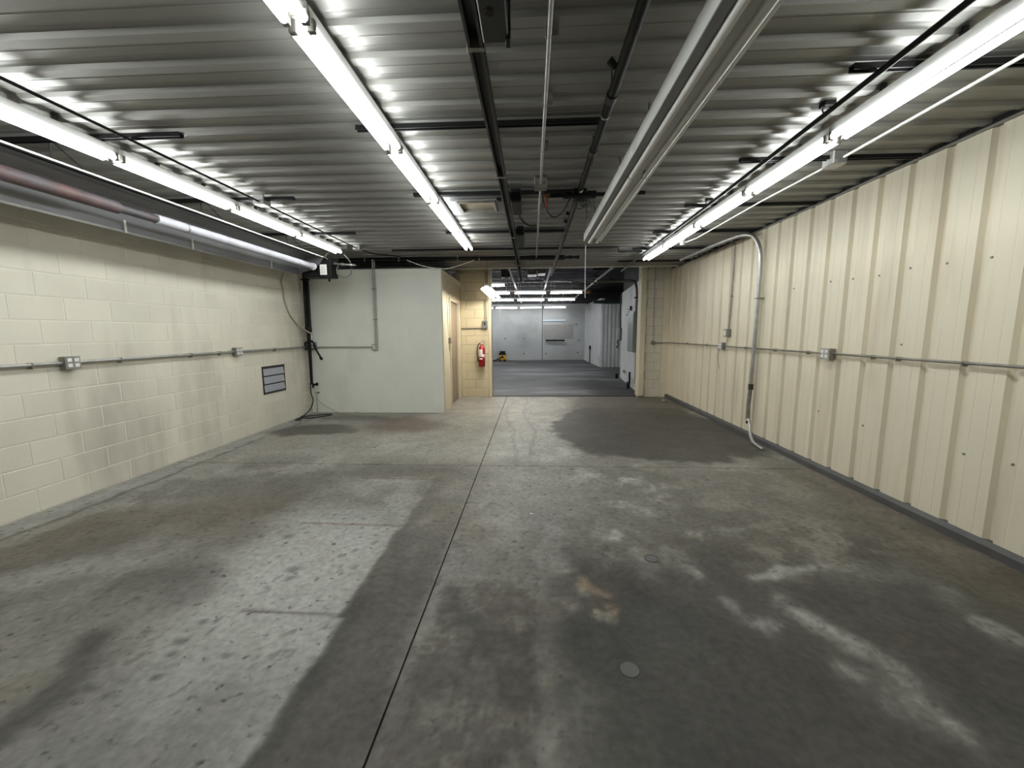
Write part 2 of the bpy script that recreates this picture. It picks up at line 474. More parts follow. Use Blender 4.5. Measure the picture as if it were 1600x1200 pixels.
    mix((0.55, 0.49, 0.40), poly(sx, sy, [(0.37, 2.0), (0.425, 1.93)], 0.032, 0.9) * (0.2 + 0.7 * sstep(0.40, 0.6, n5)))
    mix((0.30, 0.25, 0.19), blob(wx, fy, 0.22, 2.2, 0.10, 0.22, 0.6) * 0.45 * rag)
    # damp patch in front of the opening
    dx_, dy_ = x + (fx - x) * 2.2 + (wx - x) * 0.55, y + (fy - y) * 2.2 + (wy - y) * 0.55
    dmp = np.maximum(blob(dx_, dy_, 1.75, 6.25, 1.42, 1.75, 0.06), rect(dx_, dy_, 1.0, 2.9, 4.75, 7.9, 0.1))
    mix((0.058, 0.053, 0.045), dmp * 0.88)
    mix((0.115, 0.105, 0.09), rect(wx, wy, 0.9, 3.2, 7.5, 9.4, 0.4) * 0.6)
    # puddle marks by the boxed-in room
    mix((0.085, 0.078, 0.066), blob(wx, wy, -3.35, 5.95, 0.55, 0.26, 0.3, 0.1) * 0.85)
    mix((0.12, 0.085, 0.066), blob(wx, wy, -2.15, 6.35, 0.62, 0.55, 0.5) * 0.8)
    mix((0.10, 0.095, 0.08), blob(wx, wy, -3.1, 6.75, 0.6, 0.2, 0.5) * 0.6)
    # thin wandering cracks right of the long joint
    for s_, x0 in ((81, -0.36), (83, -0.12)):
        xc = x0 + (vnoise(np.zeros_like(y), y, 0.7, s_, 3) - 0.5) * 0.5
        mix((0.16, 0.15, 0.135), (1 - sstep(0.008, 0.03, np.abs(x - xc))) * rect(x, y, -1, 1, 4.6, 9.2, 0.3) * 0.5)
    mix((0.10, 0.095, 0.083), (1 - sstep(1.15, 1.75, wy)) * (1 - sstep(-1.3, -0.9, x)) * 0.5)  # vignette painted in: slab colour darkens towards the camera on the left
    mix((0.09, 0.086, 0.078), (1 - sstep(0.008, 0.03, np.abs(fx + 3.90))) * rect(x, y, -5, 5, 2.5, 7.2, 0.3) * 0.7)
    # pits and specks
    mix(DARK, sstep(0.70, 0.80, n3) * 0.5)
    base *= (0.72 + 0.56 * n5)[..., None]
    base *= (0.86 + 0.28 * n3)[..., None]
    return base
def stain_rear(x, y):
    n1 = vnoise(x, y, 0.6, 141, 4)
    n2 = vnoise(x * 0.35, y, 1.4, 153, 4)
    base = np.stack([np.full_like(x, v) for v in (0.075, 0.075, 0.078)], -1)
    base = base + (np.array((0.20, 0.20, 0.205)) - base) * sstep(0.5, 0.72, n2)[..., None] * 0.8
    base = base + (np.array((0.035, 0.034, 0.033)) - base) * sstep(0.55, 0.7, n1)[..., None] * 0.8
    return base
def slab(name, x0, x1, y0, y1, step, parent, fn):
    nx, ny = max(2, int((x1 - x0) / step) + 1), max(2, int((y1 - y0) / step) + 1)
    gx, gy = np.meshgrid(np.linspace(x0, x1, nx), np.linspace(y0, y1, ny))
    gx, gy = gx.ravel(), gy.ravel()
    col = fn(gx, gy)
    i = np.arange(nx * ny).reshape(ny, nx)
    q = np.stack([i[:-1, :-1], i[:-1, 1:], i[1:, 1:], i[1:, :-1]], -1).reshape(-1, 4)
    co = np.stack([gx, gy, np.zeros_like(gx)], -1)
    # rim going down into the joint
    ring = np.concatenate([i[0, :], i[1:, -1], i[-1, -2::-1], i[-2:0:-1, 0]])
    n = len(co)
    low = co[ring].copy(); low[:, 2] = -0.03
    k = len(ring)
    rim = np.stack([ring, n + np.arange(k), n + (np.arange(k) + 1) % k, np.roll(ring, -1)], -1)
    co = np.concatenate([co, low]); col = np.concatenate([col, col[ring]])
    q = np.concatenate([q, rim])
    me = bpy.data.meshes.new(name)
    me.vertices.add(len(co)); me.vertices.foreach_set('co', co.astype(np.float32).ravel())
    me.loops.add(q.size); me.loops.foreach_set('vertex_index', q.astype(np.int32).ravel())
    me.polygons.add(len(q)); me.polygons.foreach_set('loop_start', (np.arange(len(q)) * 4).astype(np.int32))
    me.update(calc_edges=True)
    me.shade_flat()
    at = me.color_attributes.new('stain', 'FLOAT_COLOR', 'POINT')
    at.data.foreach_set('color', np.concatenate([np.clip(col, 0.01, 0.9), np.ones((len(col), 1))], 1).astype(np.float32).ravel())
    me.materials.append(M_concrete)
    o = bpy.data.objects.new(name, me)
    C.objects.link(o)
    o.parent = parent
    return o
floor = O('floor', MB().box(-6.2, 5.2, YB - 0.2, YF + 0.3, -0.25, -0.012), M_joint, kind='structure')
def place_slab(*a):
    o = slab(*a)
    o.location = -wl(floor)
JX, JY, JG = -0.585, 4.37, 0.0048
JT = 0.006
place_slab('slab', XL + 0.007, JX - JG, YB, JY - JT, 0.018, floor, stain)
place_slab('slab', JX + JG, XR + 0.06, YB, JY - JT, 0.018, floor, stain)
place_slab('slab', XL + 0.007, JX - JG, JY + JT, YW + 0.03, 0.035, floor, stain)
place_slab('slab', JX + JG, XR + 0.06, JY + JT, YW + 0.03, 0.035, floor, stain)
place_slab('slab', -6.0, 5.0, YW + 0.17, YF, 0.09, floor, stain_rear)

# ================================================================== BLOCK WALLS
BL, BH, JW = 0.3995, 0.2032, 0.0075
def block_mesh(name, length, h, material, normal, depth=0.012, ch=0.004):
    """one block face: length along u, height h, proud of the mortar; origin at its lower middle on the mortar plane"""
    a, b = length / 2, h
    pts = []
    for (u, z) in ((-a, 0), (a, 0), (a, b), (-a, b)): pts.append((u, z, 0))
    for (u, z) in ((-a, 0), (a, 0), (a, b), (-a, b)): pts.append((u, z, depth - ch))
    for (u, z) in ((-a + ch, ch), (a - ch, ch), (a - ch, b - ch), (-a + ch, b - ch)): pts.append((u, z, depth))
    fs = [(8, 9, 10, 11)]
    for l in (0, 4):
        for k in range(4):
            fs.append((l + k, l + (k + 1) % 4, l + 4 + (k + 1) % 4, l + 4 + k))
    def w(p):
        u, z, d = p
        return {'+x': (d, u, z), '-y': (u, -d, z)}[normal]
    mb = MB().add([w(p) for p in pts], fs)
    me = mb.mesh(name)
    me.materials.append(material)
    return me
def block_wall(parent, normal, plane, u0, u1, z1, material, phase=0.0, holes=(), ch=0.004, stuff_below=None):
    """running-bond blocks over [u0,u1] x [0,z1]; plane = mortar coordinate"""
    cache = {}
    row = 0
    z = 0.0
    stuff = MB()
    while z < z1 - 0.03:
        h = min(BH, z1 - z) - JW
        u = u0 - BL * 2 + phase + (BL / 2 if row % 2 else 0)
        while u < u1 - 0.02:
            a, b = max(u, u0) + JW / 2, min(u + BL, u1) - JW / 2
            u += BL
            if b - a < 0.03: continue
            segs = [(a, b)]
            for (h0, h1, hz0, hz1) in holes:
                if z + h > hz0 + 0.005 and z < hz1 - 0.005:
                    ns = []
                    for (p, q) in segs:
                        if q <= h0 or p >= h1: ns.append((p, q)); continue
                        if p < h0 - 0.03: ns.append((p, h0))
                        if q > h1 + 0.03: ns.append((h1, q))
                    segs = ns
            for (p, q) in segs:
                key = (round(q - p, 3), round(h, 3))
                if key not in cache:
                    cache[key] = block_mesh('block', q - p, h, material, normal, ch=ch)
                mid = (p + q) / 2
                zz = z + JW / 2
                wpos = (plane, mid, zz) if normal == '+x' else (mid, plane, zz)
                if stuff_below is not None and q < stuff_below:
                    me = cache[key]
                    stuff.add([(v.co.x + wpos[0], v.co.y + wpos[1], v.co.z + wpos[2]) for v in me.vertices], [tuple(f.vertices) for f in me.polygons])
                else:
                    piece('block', cache[key], parent, wpos)
        z += BH
        row += 1
    if stuff.v:
        O('block_run', stuff, material, parent, kind='stuff')

# left wall
VENT = (6.0, 6.56, 0.55, 0.99)
wall_left = O('wall_left', MB().box(XL - 0.2, XL - 0.0026, YB - 0.2, YW + 0.1, -0.2, ZR + 0.1), M_mortar, kind='structure')
block_wall(wall_left, '+x', XL - 0.012, YB, YBATH, ZC + 0.02, M_block, phase=0.055, holes=(VENT,), stuff_below=1.9)
# wall behind the photographer
O('wall_back', MB().box(XL, XR + 0.3, YB - 0.2, YB, -0.2, ZC + 0.1), M_backwall, kind='structure')
# boxed-in room: front, side, roof
wall_bath = O('wall_bath_front', MB().box(XL, XBATH, YBATH + 0.0024, YBATH + 0.14, -0.05, 2.56), M_bathblock, kind='structure')
block_wall(wall_bath, '-y', YBATH + 0.0125, XL, XBATH - 0.005, 2.56, M_bathblock, phase=0.1, ch=0.001)
O('trim_1', MB().box(XL, XBATH + 0.005, YBATH - 0.012, YBATH + 0.12, 2.56, 2.655, 0.004), M_bathblock, kind='structure')
# side of the boxed-in room with its door
DY0, DY1, DZ = 8.07, 8.98, 2.13
ws = MB()
ws.box(XBATH - 0.12, XBATH, YBATH + 0.14, DY0 - 0.05, -0.05, 2.655)
ws.box(XBATH - 0.12, XBATH, DY1 + 0.05, YW + 0.01, -0.05, 2.655)
ws.box(XBATH - 0.12, XBATH, DY0 - 0.05, DY1 + 0.05, DZ + 0.05, 2.655)
O('wall_bath_side', ws, M_ywall, kind='structure')
O('ceiling_bath', MB().box(XL, XBATH, YBATH + 0.0, YW, 2.655, 2.68), M_dark, kind='structure')
O('trim_2', MB().box(XBATH - 0.02, XBATH + 0.018, YBATH + 0.005, YBATH + 0.075, 0.0, 2.655, 0.003), M_ywall, kind='structure')
O('trim_3', MB().box(XBATH, XBATH + 0.018, YBATH + 0.08, YW, 2.53, 2.64, 0.003), M_ywall, kind='structure')
door = O('door_1', MB().box(XBATH - 0.07, XBATH - 0.03, DY0, DY1, 0.012, DZ, 0.003), M_door, kind='structure')
fr = MB()
fr.box(XBATH - 0.12, XBATH + 0.02, DY0 - 0.06, DY0 - 0.004, 0, DZ + 0.06, 0.003)
fr.box(XBATH - 0.12, XBATH + 0.02, DY1 + 0.004, DY1 + 0.06, 0, DZ + 0.06, 0.003)
fr.box(XBATH - 0.12, XBATH + 0.02, DY0 - 0.004, DY1 + 0.004, DZ + 0.004, DZ + 0.06, 0.003)
O('door_frame', fr, M_ywall, door)
kn = MB()
kn.tube([(XBATH - 0.03, DY0 + 0.08, 0.97), (XBATH + 0.005, DY0 + 0.08, 0.97)], 0.011, 10)
kn.tube([(XBATH + 0.0, DY0 + 0.08, 0.97), (XBATH + 0.012, DY0 + 0.08, 0.97), (XBATH + 0.03, DY0 + 0.08, 0.97), (XBATH + 0.042, DY0 + 0.08, 0.97)], [0.012, 0.026, 0.027, 0.012], 12)
kn.tube([(XBATH - 0.03, DY0 + 0.08, 0.97), (XBATH - 0.024, DY0 + 0.08, 0.97)], 0.033, 14)
O('door_knob', kn, M_brass, door, label='dull brass knob')
# wall with the opening, left and right of it
OX0, OX1 = -0.945, 2.44
wl_b = O('wall_rear_left', MB().box(XBATH - 0.1, OX0, YW + 0.006, YW + 0.2, -0.05, ZR), mat('yellow_mortar', (0.40, 0.34, 0.22), 0.8, var=0.05), kind='structure')
block_wall(wl_b, '-y', YW + 0.0125, XBATH + 0.006, OX0 - 0.06, ZR - 0.25, M_yblock, phase=0.13, ch=0.003)
M_pier = mat('pier_block', (0.60, 0.56, 0.47), 0.75, var=0.06, scale=2.0, bump=0.2, bscale=90, rnd=0.03)
wr_b = O('wall_rear_right', MB().box(OX1, XR + 0.1, YW + 0.006, YW + 0.2, -0.05, ZR), mat('pier_mortar', (0.40, 0.37, 0.30), 0.8, var=0.05), kind='structure')
block_wall(wr_b, '-y', YW + 0.0125, OX1 + 0.115, XR - 0.14, ZR - 0.25, M_pier, phase=0.03, ch=0.003)
O('trim_4', MB().box(OX0 - 0.06, OX0 + 0.012, YW - 0.025, YW + 0.22, 0.0, ZR - 0.05, 0.006), M_ywall, kind='structure')
O('trim_5', MB().box(OX1 - 0.012, OX1 + 0.11, YW - 0.07, YW + 0.22, 0.03, ZR - 0.05, 0.012), M_ywall, kind='structure')
O('trim_6', MB().box(XR - 0.14, XR, YW - 0.02, YW + 0.02, 0.0, ZR - 0.3, 0.004), M_rmetal, kind='structure')

# ================================================================== RIBBED METAL: right wall and ceiling
def ribbed(pitch, n, groove, depth, minor=0.004, slope=0.28):
    """profile (s, d) of one sheet: flat faces at d=0, grooves set back by depth"""
    pr = []
    for k in range(n):
        s0 = k * pitch
        g0 = s0 + pitch / 2 - groove / 2
        pr += [(s0 + 0.0, 0.0)]
        f1 = s0 + (pitch / 2 - groove / 2) * 0.45
        pr += [(f1 - 0.008, 0), (f1, -minor), (f1 + 0.008, 0)]
        pr += [(g0, 0), (g0 + groove * slope, -depth), (g0 + groove * (1 - slope), -depth), (g0 + groove, 0)]
        f2 = s0 + pitch - (pitch / 2 - groove / 2) * 0.45
        pr += [(f2 - 0.008, 0), (f2, -minor), (f2 + 0.008, 0)]
    pr += [(n * pitch, 0.0)]
    return pr
# right wall: grooves at 3.0 + k*0.2926
RP = 0.2926
wall_right = O('wall_right', MB().box(XR + 0.05, XR + 0.2, YB - 0.2, YW + 0.2, -0.2, ZR), M_dark, kind='structure')
prof = ribbed(RP, 3, 0.066, 0.032, 0.0022, 0.22)
def strip_sheet(prof, fn, L0, L1, skin=0.0012):
    vs, fs = [], []
    n = len(prof)
    for t in (L0, L1):
        vs += [fn(p, t) for p in prof]
    fs = [(i, i + 1, i + 1 + n, i + n) for i in range(n - 1)]
    return vs, fs
vs, fs = strip_sheet(prof, lambda p, t: (-p[1], p[0], t), 0.0, 2.80)
me_wp = MB().add(vs, fs).mesh('panel')
me_wp.materials.append(M_rmetal)
y = 3.0 - RP / 2 - 6 * 3 * RP
while y < YW - 0.02:
    piece('panel', me_wp, wall_right, (XR, y, 0.06))
    y += 3 * RP
me_scr = MB().tube([(0.004, 0, 0), (-0.006, 0, 0)], [0.011, 0.008], 8).mesh('screw')
me_scr.materials.append(M_galvdk)
for k, z in ((0, 1.98), (1, 1.98), (2, 1.98), (3, 1.98), (4, 1.98), (5, 1.98), (7, 1.98), (-1, 1.98), (0, 0.62), (3, 0.62), (2, 1.36), (-1, 0.62), (5, 0.62)):
    piece('screw', me_scr, wall_right, (XR, 3.0 + k * RP - 0.075, z + 0.01 * (k % 3)))
# dark base angle
bb = MB()
bb.sweep([(XR + 0.05, 0), (XR - 0.035, 0.0), (XR - 0.035, 0.055), (XR - 0.005, 0.082), (XR + 0.05, 0.082)], YB, YW, 'Y')
O('baseboard_right', bb, M_base, kind='structure')
# ceiling sheets, ribs across the room
CP = 0.2175
ceiling = O('ceiling', MB().box(XL, XR + 0.06, YB - 0.1, YCE + 0.02, ZC + 0.04, ZC + 0.10), M_dark, kind='structure')
prof = ribbed(CP, 4, 0.072, -0.023, -0.0025, 0.14)
vs, fs = strip_sheet(prof, lambda p, t: (t, p[0], -p[1]), XL, XR + 0.05)
me_cp = MB().add(vs, fs).mesh('panel')
me_cp.materials.append(M_cmetal)
y = 1.948 + 0.02 - CP / 2 - 5 * 4 * CP
while y < YCE - 0.3:
    piece('panel', me_cp, ceiling, (0, y, ZC))
    y += 4 * CP
Y_END = y
tr = MB()
tr.box(XL, XR, Y_END - 0.01, Y_END + 0.035, ZC - 0.035, ZC + 0.06, 0.003)
O('trim_7', tr, M_housing, kind='structure')
O('wall_over_opening', MB().box(XL, XR + 0.06, Y_END + 0.035, Y_END + 0.09, ZC + 0.02, ZR), M_deck, kind='structure')
# closing angle where the metal ceiling meets the right wall, with stub fixings
ang = MB()
ang.box(XR - 0.012, XR + 0.05, YB, Y_END, ZC - 0.030, ZC - 0.003)
O('trim_8', ang, M_black, kind='structure')
ang = MB()
ang.sweep([(XR - 0.016, ZC - 0.034), (XR - 0.016, ZC - 0.052), (XR + 0.02, ZC - 0.052), (XR + 0.02, ZC - 0.034)], YB, Y_END, 'Y')
O('trim_9', ang, M_galvdk, kind='structure')

# ================================================================== REAR ROOM SHELL
O('ceiling_rear', MB().box(-6.0, 5.2, Y_END + 0.05, YF + 0.2, ZR, ZR + 0.1), M_deck, kind='structure')
O('wall_rear_far_left', MB().box(-6.2, -6.0, YW + 0.2, YF + 0.2, -0.1, ZR), M_white2, kind='structure')
O('wall_rear_near', MB().box(-6.0, XL + 0.0, YW + 0.0, YW + 0.2, -0.1, ZR), M_white2, kind='structure')
O('wall_alcove', MB().box(5.0, 5.2, YW + 0.2, YF + 0.2, -0.1, ZR), M_white2, kind='structure')
wf = O('wall_far', MB().box(-6.0, 5.0, YF + 0.02, YF + 0.2, -0.1, ZR), M_dark, kind='structure')
xs = [-6.0, -3.1, 0.55, 2.9]
for a, b in zip(xs[:-1], xs[1:]):
    O('wall_panel', MB().box(a + 0.015, b - 0.015, YF - 0.02, YF + 0.03, 0.0, 2.98, 0.006), M_far, wf)
for (px, pz) in ((-1.45, 1.16), (-0.45, 1.18), (-1.45, 0.35), (-0.45, 0.35), (0.75, 0.35), (2.5, 1.05), (2.45, 0.4), (2.35, 1.9)):
    O('wall_plug', MB().tube([(px, YF - 0.028, pz), (px, YF - 0.018, pz)], 0.05, 10), M_duct, wf)
# white masonry wall inside the opening on the right: runs slightly outwards
def quadwall(name, p, q, z0, z1, th, material, **kw):
    a, b = Vector((*p, 0)), Vector((*q, 0))
    d = (b - a).normalized()
    n = Vector((d.y, -d.x, 0)) * th
    c = [a, b, b + n, a + n]
    vs = [(v.x, v.y, z) for z in (z0, z1) for v in c]
    return O(name, MB().add(vs, [(0, 1, 2, 3), (4, 5, 6, 7), (0, 1, 5, 4), (1, 2, 6, 5), (2, 3, 7, 6), (3, 0, 4, 7)]), material, **kw)
quadwall('wall_rear_right_side', (2.56, YW + 0.2), (2.90, 13.3), -0.05, 2.74, 0.2, M_white2, kind='structure')
quadwall('wall_rear_right_upper', (2.60, YW + 0.2), (2.94, 13.3), 2.745, ZR, 0.15, M_deck, kind='structure')
quadwall('wall_far_right', (2.90, 17.3), (2.80, YF), -0.05, 2.9, 0.15, M_white2, kind='structure')
# white ribbed sliding panel closing the alcove
sp = MB()
pr = [(2.90, 17.25)]
xk = 2.92
while xk < 4.9:
    pr += [(xk, 17.25), (xk + 0.02, 17.22), (xk + 0.10, 17.22), (xk + 0.12, 17.25)]
    xk += 0.16
pr += [(4.95, 17.25), (4.95, 17.29), (2.90, 17.29)]
sp.sweep(pr, 0.0, 2.66, 'Z')
O('wall_alcove_end', sp, M_white2, kind='structure')
O('steel_beam', MB().box(2.55, 4.95, 17.05, 17.2, 2.67, 2.80, 0.005), M_green, label='dark green steel beam above the white ribbed panel in the rear room', cat='beam')

# ================================================================== STRIP LIGHTS, FRONT ROOM
def strip_light(x, y0, y1, ztube, label, group, material, flip=False):
    """bare two-lamp strip fixture running along Y between y0 and y1"""
    t = thing('strip_light', (x, (y0 + y1) / 2, ztube - 0.02), label, 'ceiling light', group)
    z = ztube
    h = MB()
    g = 0.004
    h.sweep([(x - 0.042, z + 0.034), (x + 0.042, z + 0.034), (x + 0.042, z + 0.078), (x - 0.042, z + 0.078)], y0 + g, y1 - g, 'Y')
    O('housing', h, M_housing, t)
    for s in (-1, 1):
        O('tube', MB().tube([(x + s * 0.040, y0 + 0.036, z), (x + s * 0.040, y1 - 0.036, z)], 0.0185, 10), material, t)
        for (ya, yb) in ((y0 + 0.014, y0 + 0.038), (y1 - 0.038, y1 - 0.014)):
            O('lamp_holder', MB().box(x + s * 0.040 - 0.016, x + s * 0.040 + 0.016, ya, yb, z - 0.017, z + 0.036, 0.003), M_galvdk, t)
    for yy in (y0 + 0.35, y1 - 0.35):
        O('hanger', MB().box(x - 0.012, x + 0.012, yy - 0.01, yy + 0.01, z + 0.077, ZC + 0.003), M_dark, t)
    return t
ORD = ['first', 'second', 'third', 'fourth', 'fifth', 'sixth', 'seventh', 'eighth']
ZT = 2.755
for row, x, ends in (('row beside the tube heater', -3.02, [6.34, 5.22, 4.09, 2.93, 1.80, 0.67, -0.46]),
                     ('row left of the overhead rail', -0.955, [6.26, 5.14, 4.01, 2.90, 1.77, 0.65, -0.48]),
                     ('row beside the cream wall', 2.0, [7.37, 6.28, 5.12, 3.98, 2.93, 1.80, 0.68, -0.45])):
    for k in range(len(ends) - 1):
        strip_light(x, ends[k + 1], ends[k], ZT,
                    'lit two-tube strip light, %s from far end of %s' % (ORD[k], row), 'lit strip lights of the front room', E_tube)
# unlit fixtures with a one-sided reflector, right of centre
def reflector_light(y0, y1, label):
    x0, x1, z = 0.635, 0.845, 2.60
    t = thing('reflector_light', ((x0 + x1) / 2, (y0 + y1) / 2, z - 0.035), label, 'ceiling light', 'unlit reflector fixtures')
    h = MB()
    h.sweep([(x0, z + 0.005), (x0, z + 0.095), (x0 + 0.09, z + 0.105), (x0 + 0.13, z + 0.06), (x1, z + 0.008), (x1 + 0.002, z + 0.0),
             (x1 - 0.006, z + 0.0), (x0 + 0.125, z + 0.045), (x0 + 0.105, z + 0.02), (x0 + 0.035, z + 0.02), (x0 + 0.03, z + 0.005)], y0 + 0.004, y1 - 0.004, 'Y')
    O('housing', h, M_white, t)
    O('raceway_cover', MB().box(x0 + 0.002, x0 + 0.045, y0 + 0.004, y1 - 0.004, z + 0.0, z + 0.006), mat('raceway_grey', (0.26, 0.265, 0.27), 0.5, var=0.05), t)
    for cx in (x0 + 0.072, x0 + 0.165):
        O('tube', MB().tube([(cx, y0 + 0.02, z - 0.005), (cx, y1 + 0.0, z - 0.005)], 0.019, 10), M_offtube, t)
        for (ya, yb) in ((y0 + 0.004, y0 + 0.024), (y1 - 0.024, y1 - 0.004)):
            O('lamp_holder', MB().box(cx - 0.01, cx + 0.01, ya, yb, z - 0.012, z + 0.03, 0.002), M_greydk, t)
    for yy in (y0 + 0.4, y1 - 0.4):
        O('hanger', MB().tube([(x0 + 0.07, yy, z + 0.095), (x0 + 0.07, yy, ZC + 0.003)], 0.004, 6), M_dark, t)
    for k in range(3):   # hand-drawn pencil strokes on the white side
        yy = y1 - 0.33 - 0.035 * k
        O('pencil_mark', MB().box(x0 - 0.0008, x0 + 0.001, yy - 0.003, yy + 0.003, z + 0.02, z + 0.055), M_print, t)
    return t
ee = [5.16, 3.05, 0.9, -1.25]
for k in range(3):
    reflector_light(ee[k + 1], ee[k], 'unlit white two-tube fixture with side reflector, %s from far end of its row' % ORD[k])
O('pull_cord', MB().tube([(0.655, 5.12, 2.56), (0.655, 5.12, 2.25), (0.66, 5.12, 1.92)], 0.004, 6), M_label,
  label='thin white pull cord hanging below the far end of the unlit fixture', cat='cord')

# ================================================================== BLACK STRUT BARS UNDER THE CEILING
bars = []
for j, yy in enumerate((2.82, 4.13, 5.55)):
    bars.append((-4.17, -2.40, yy, 'left', j))
for j, yy in enumerate((2.81, 4.11, 5.62)):
    bars.append((-1.17, 0.44, yy, 'centre', j))
for j, yy in enumerate((2.36, 3.49, 4.65, 5.80, 6.93, 8.08)):
    bars.append((1.66, 3.03, yy, 'right', j))
SIDE = {'left': 'over the left light row', 'centre': 'over the rail and pipe', 'right': 'over the right light row'}
for x0, x1, yy, side, j in bars:
    b = MB()
    b.sweep([(yy - 0.021, ZC - 0.052), (yy - 0.021, ZC - 0.0225), (yy + 0.021, ZC - 0.0225), (yy + 0.021, ZC - 0.052), (yy + 0.012, ZC - 0.052), (yy + 0.012, ZC - 0.032), (yy - 0.012, ZC - 0.032), (yy - 0.012, ZC - 0.052)], x0, x1, 'X')
    O('strut_bar', b, M_black, label='black strut bar across ceiling %s, %s from the photographer' % (SIDE[side], ORD[j]), cat='strut', group='black ceiling strut bars')

# ================================================================== OVERHEAD RAIL, PIPES, CONDUITS
t = thing('opener_rail', (-0.25, 6.0, 2.72), 'long dark steel rail running down the ceiling centre, left of the pipe', 'rail')
r = MB()
xr = -0.245
r.sweep([(xr - 0.032, 2.72), (xr - 0.032, 2.785), (xr + 0.032, 2.785), (xr + 0.032, 2.72), (xr + 0.020, 2.72), (xr + 0.020, 2.773), (xr - 0.020, 2.773), (xr - 0.020, 2.72)], 0.2, 10.4, 'Y')
O('rail', r, M_dark, t)
for yy in (1.9, 3.35, 5.4, 7.6):
    O('rail_clamp', MB().box(xr - 0.038, xr + 0.038, yy - 0.012, yy + 0.012, 2.715, 2.795, 0.002), M_galvdk, t)
    O('hanger', MB().box(xr - 0.01, xr + 0.01, yy - 0.004, yy + 0.004, 2.79, ZC + 0.003), M_dark, t)
for dx, y1 in ((-0.16, 8.1), (0.10, 8.5)):
    O('hanger_strap', MB().add([(xr + 0.0, 7.95, 2.73), (xr + 0.025, 7.95, 2.73), (xr + dx + 0.025, y1, 2.90), (xr + dx, y1, 2.90),
                                (xr + 0.0, 7.955, 2.73), (xr + 0.025, 7.955, 2.73), (xr + dx + 0.025, y1 + 0.005, 2.90), (xr + dx, y1 + 0.005, 2.90)],
                               [(0, 1, 2, 3), (4, 5, 6, 7), (0, 1, 5, 4), (1, 2, 6, 5), (2, 3, 7, 6), (3, 0, 4, 7)]), M_galv, t)
t = thing('door_opener', (-0.15, 1.5, 2.685), 'dark grey motor box fixed beside the overhead rail above the photographer', 'motor box')
O('casing', MB().box(xr + 0.04, xr + 0.148, 1.15, 1.84, 2.70, 2.86, 0.006), M_greydk, t)
O('end_flange', MB().box(xr + 0.135, xr + 0.155, 1.80, 1.855, 2.69, 2.86, 0.002), M_black, t)
O('round_port', MB().tube([(xr + 0.083, 1.67, 2.702), (xr + 0.083, 1.67, 2.694)], 0.017, 14), M_black, t)
O('wire', MB().tube(smooth_path([(xr + 0.15, 1.2, 2.78), (xr + 0.165, 1.5, 2.72), (xr + 0.16, 1.7, 2.76), (xr + 0.15, 1.76, 2.80)]), 0.004, 6), M_black, t)
for k, (y0, y1, z0) in enumerate(((3.90, 4.32, 2.70), (5.20, 5.95, 2.70))):
    t = thing('control_box', (xr + 0.10, (y0 + y1) / 2, z0), ('black control box beside the overhead rail, nearer of the two, with a cable' if k == 0 else 'black control box beside the overhead rail, farther of the two'), 'control box', 'boxes beside the rail')
    O('casing', MB().box(xr + 0.045, xr + 0.140, y0, y1, z0, z0 + 0.12, 0.005), M_black, t)
    O('bracket', MB().box(xr + 0.07, xr + 0.115, y0 + 0.28, y0 + 0.36, z0 + 0.12, ZC + 0.003), M_dark, t)
    if k == 0:
        O('cable', MB().tube(smooth_path([(xr + 0.11, 4.30, 2.73), (xr + 0.12, 4.6, 2.74), (xr + 0.20, 5.0, 2.77), (xr + 0.29, 5.3, 2.84)]), 0.012, 8), M_black, t)
# black pipe right of the rail
t = thing('overhead_pipe', (0.42, 5.5, 2.72), 'black steel pipe running down the ceiling right of the rail, with couplings', 'pipe')
O('pipe', MB().tube([(0.425, 0.2, 2.75), (0.425, 9.1, 2.75)], 0.026, 12), M_black, t)
for yy in (2.35, 3.0, 5.2, 7.3):
    O('coupling', MB().tube([(0.425, yy - 0.03, 2.75), (0.425, yy + 0.03, 2.75)], 0.031, 12), M_dark, t)
    O('hanger', MB().tube([(0.425, yy, 2.77), (0.425, yy, ZC + 0.003)], 0.005, 6), M_dark, t)
O('clamp_ring', MB().tube([(0.425, 2.52, 2.75), (0.425, 2.535, 2.75)], 0.0285, 12), M_galv, t)
for (yy, dz) in ((2.12, 0.03), (4.55, 0.02), (4.85, 0.02)):
    O('side_knob', MB().tube([(0.40, yy, 2.76), (0.372, yy, 2.76 + dz)], [0.014, 0.02], 8), M_black, t)
# thin galvanised conduit between them
t = thing('ceiling_conduit', (0.077, 4.5, 2.84), 'thin galvanised conduit on the ceiling between the rail and black pipe', 'conduit')
O('conduit', MB().tube([(0.077, 0.2, 2.826), (0.077, 7.5, 2.826)], 0.011, 8), M_galv, t)
for yy in (2.0, 2.55, 3.15, 4.6):
    O('strap', MB().box(0.06, 0.12, yy - 0.012, yy + 0.012, 2.82, ZC + 0.003, 0.002), M_galvdk, t)
O('junction_box', MB().box(0.02, 0.135, 3.80, 3.93, 2.80, ZC + 0.003, 0.006), M_galvdk, t)
O('junction_box', MB().box(0.03, 0.13, 7.42, 7.54, 2.80, ZC + 0.003, 0.006), M_galvdk, t)
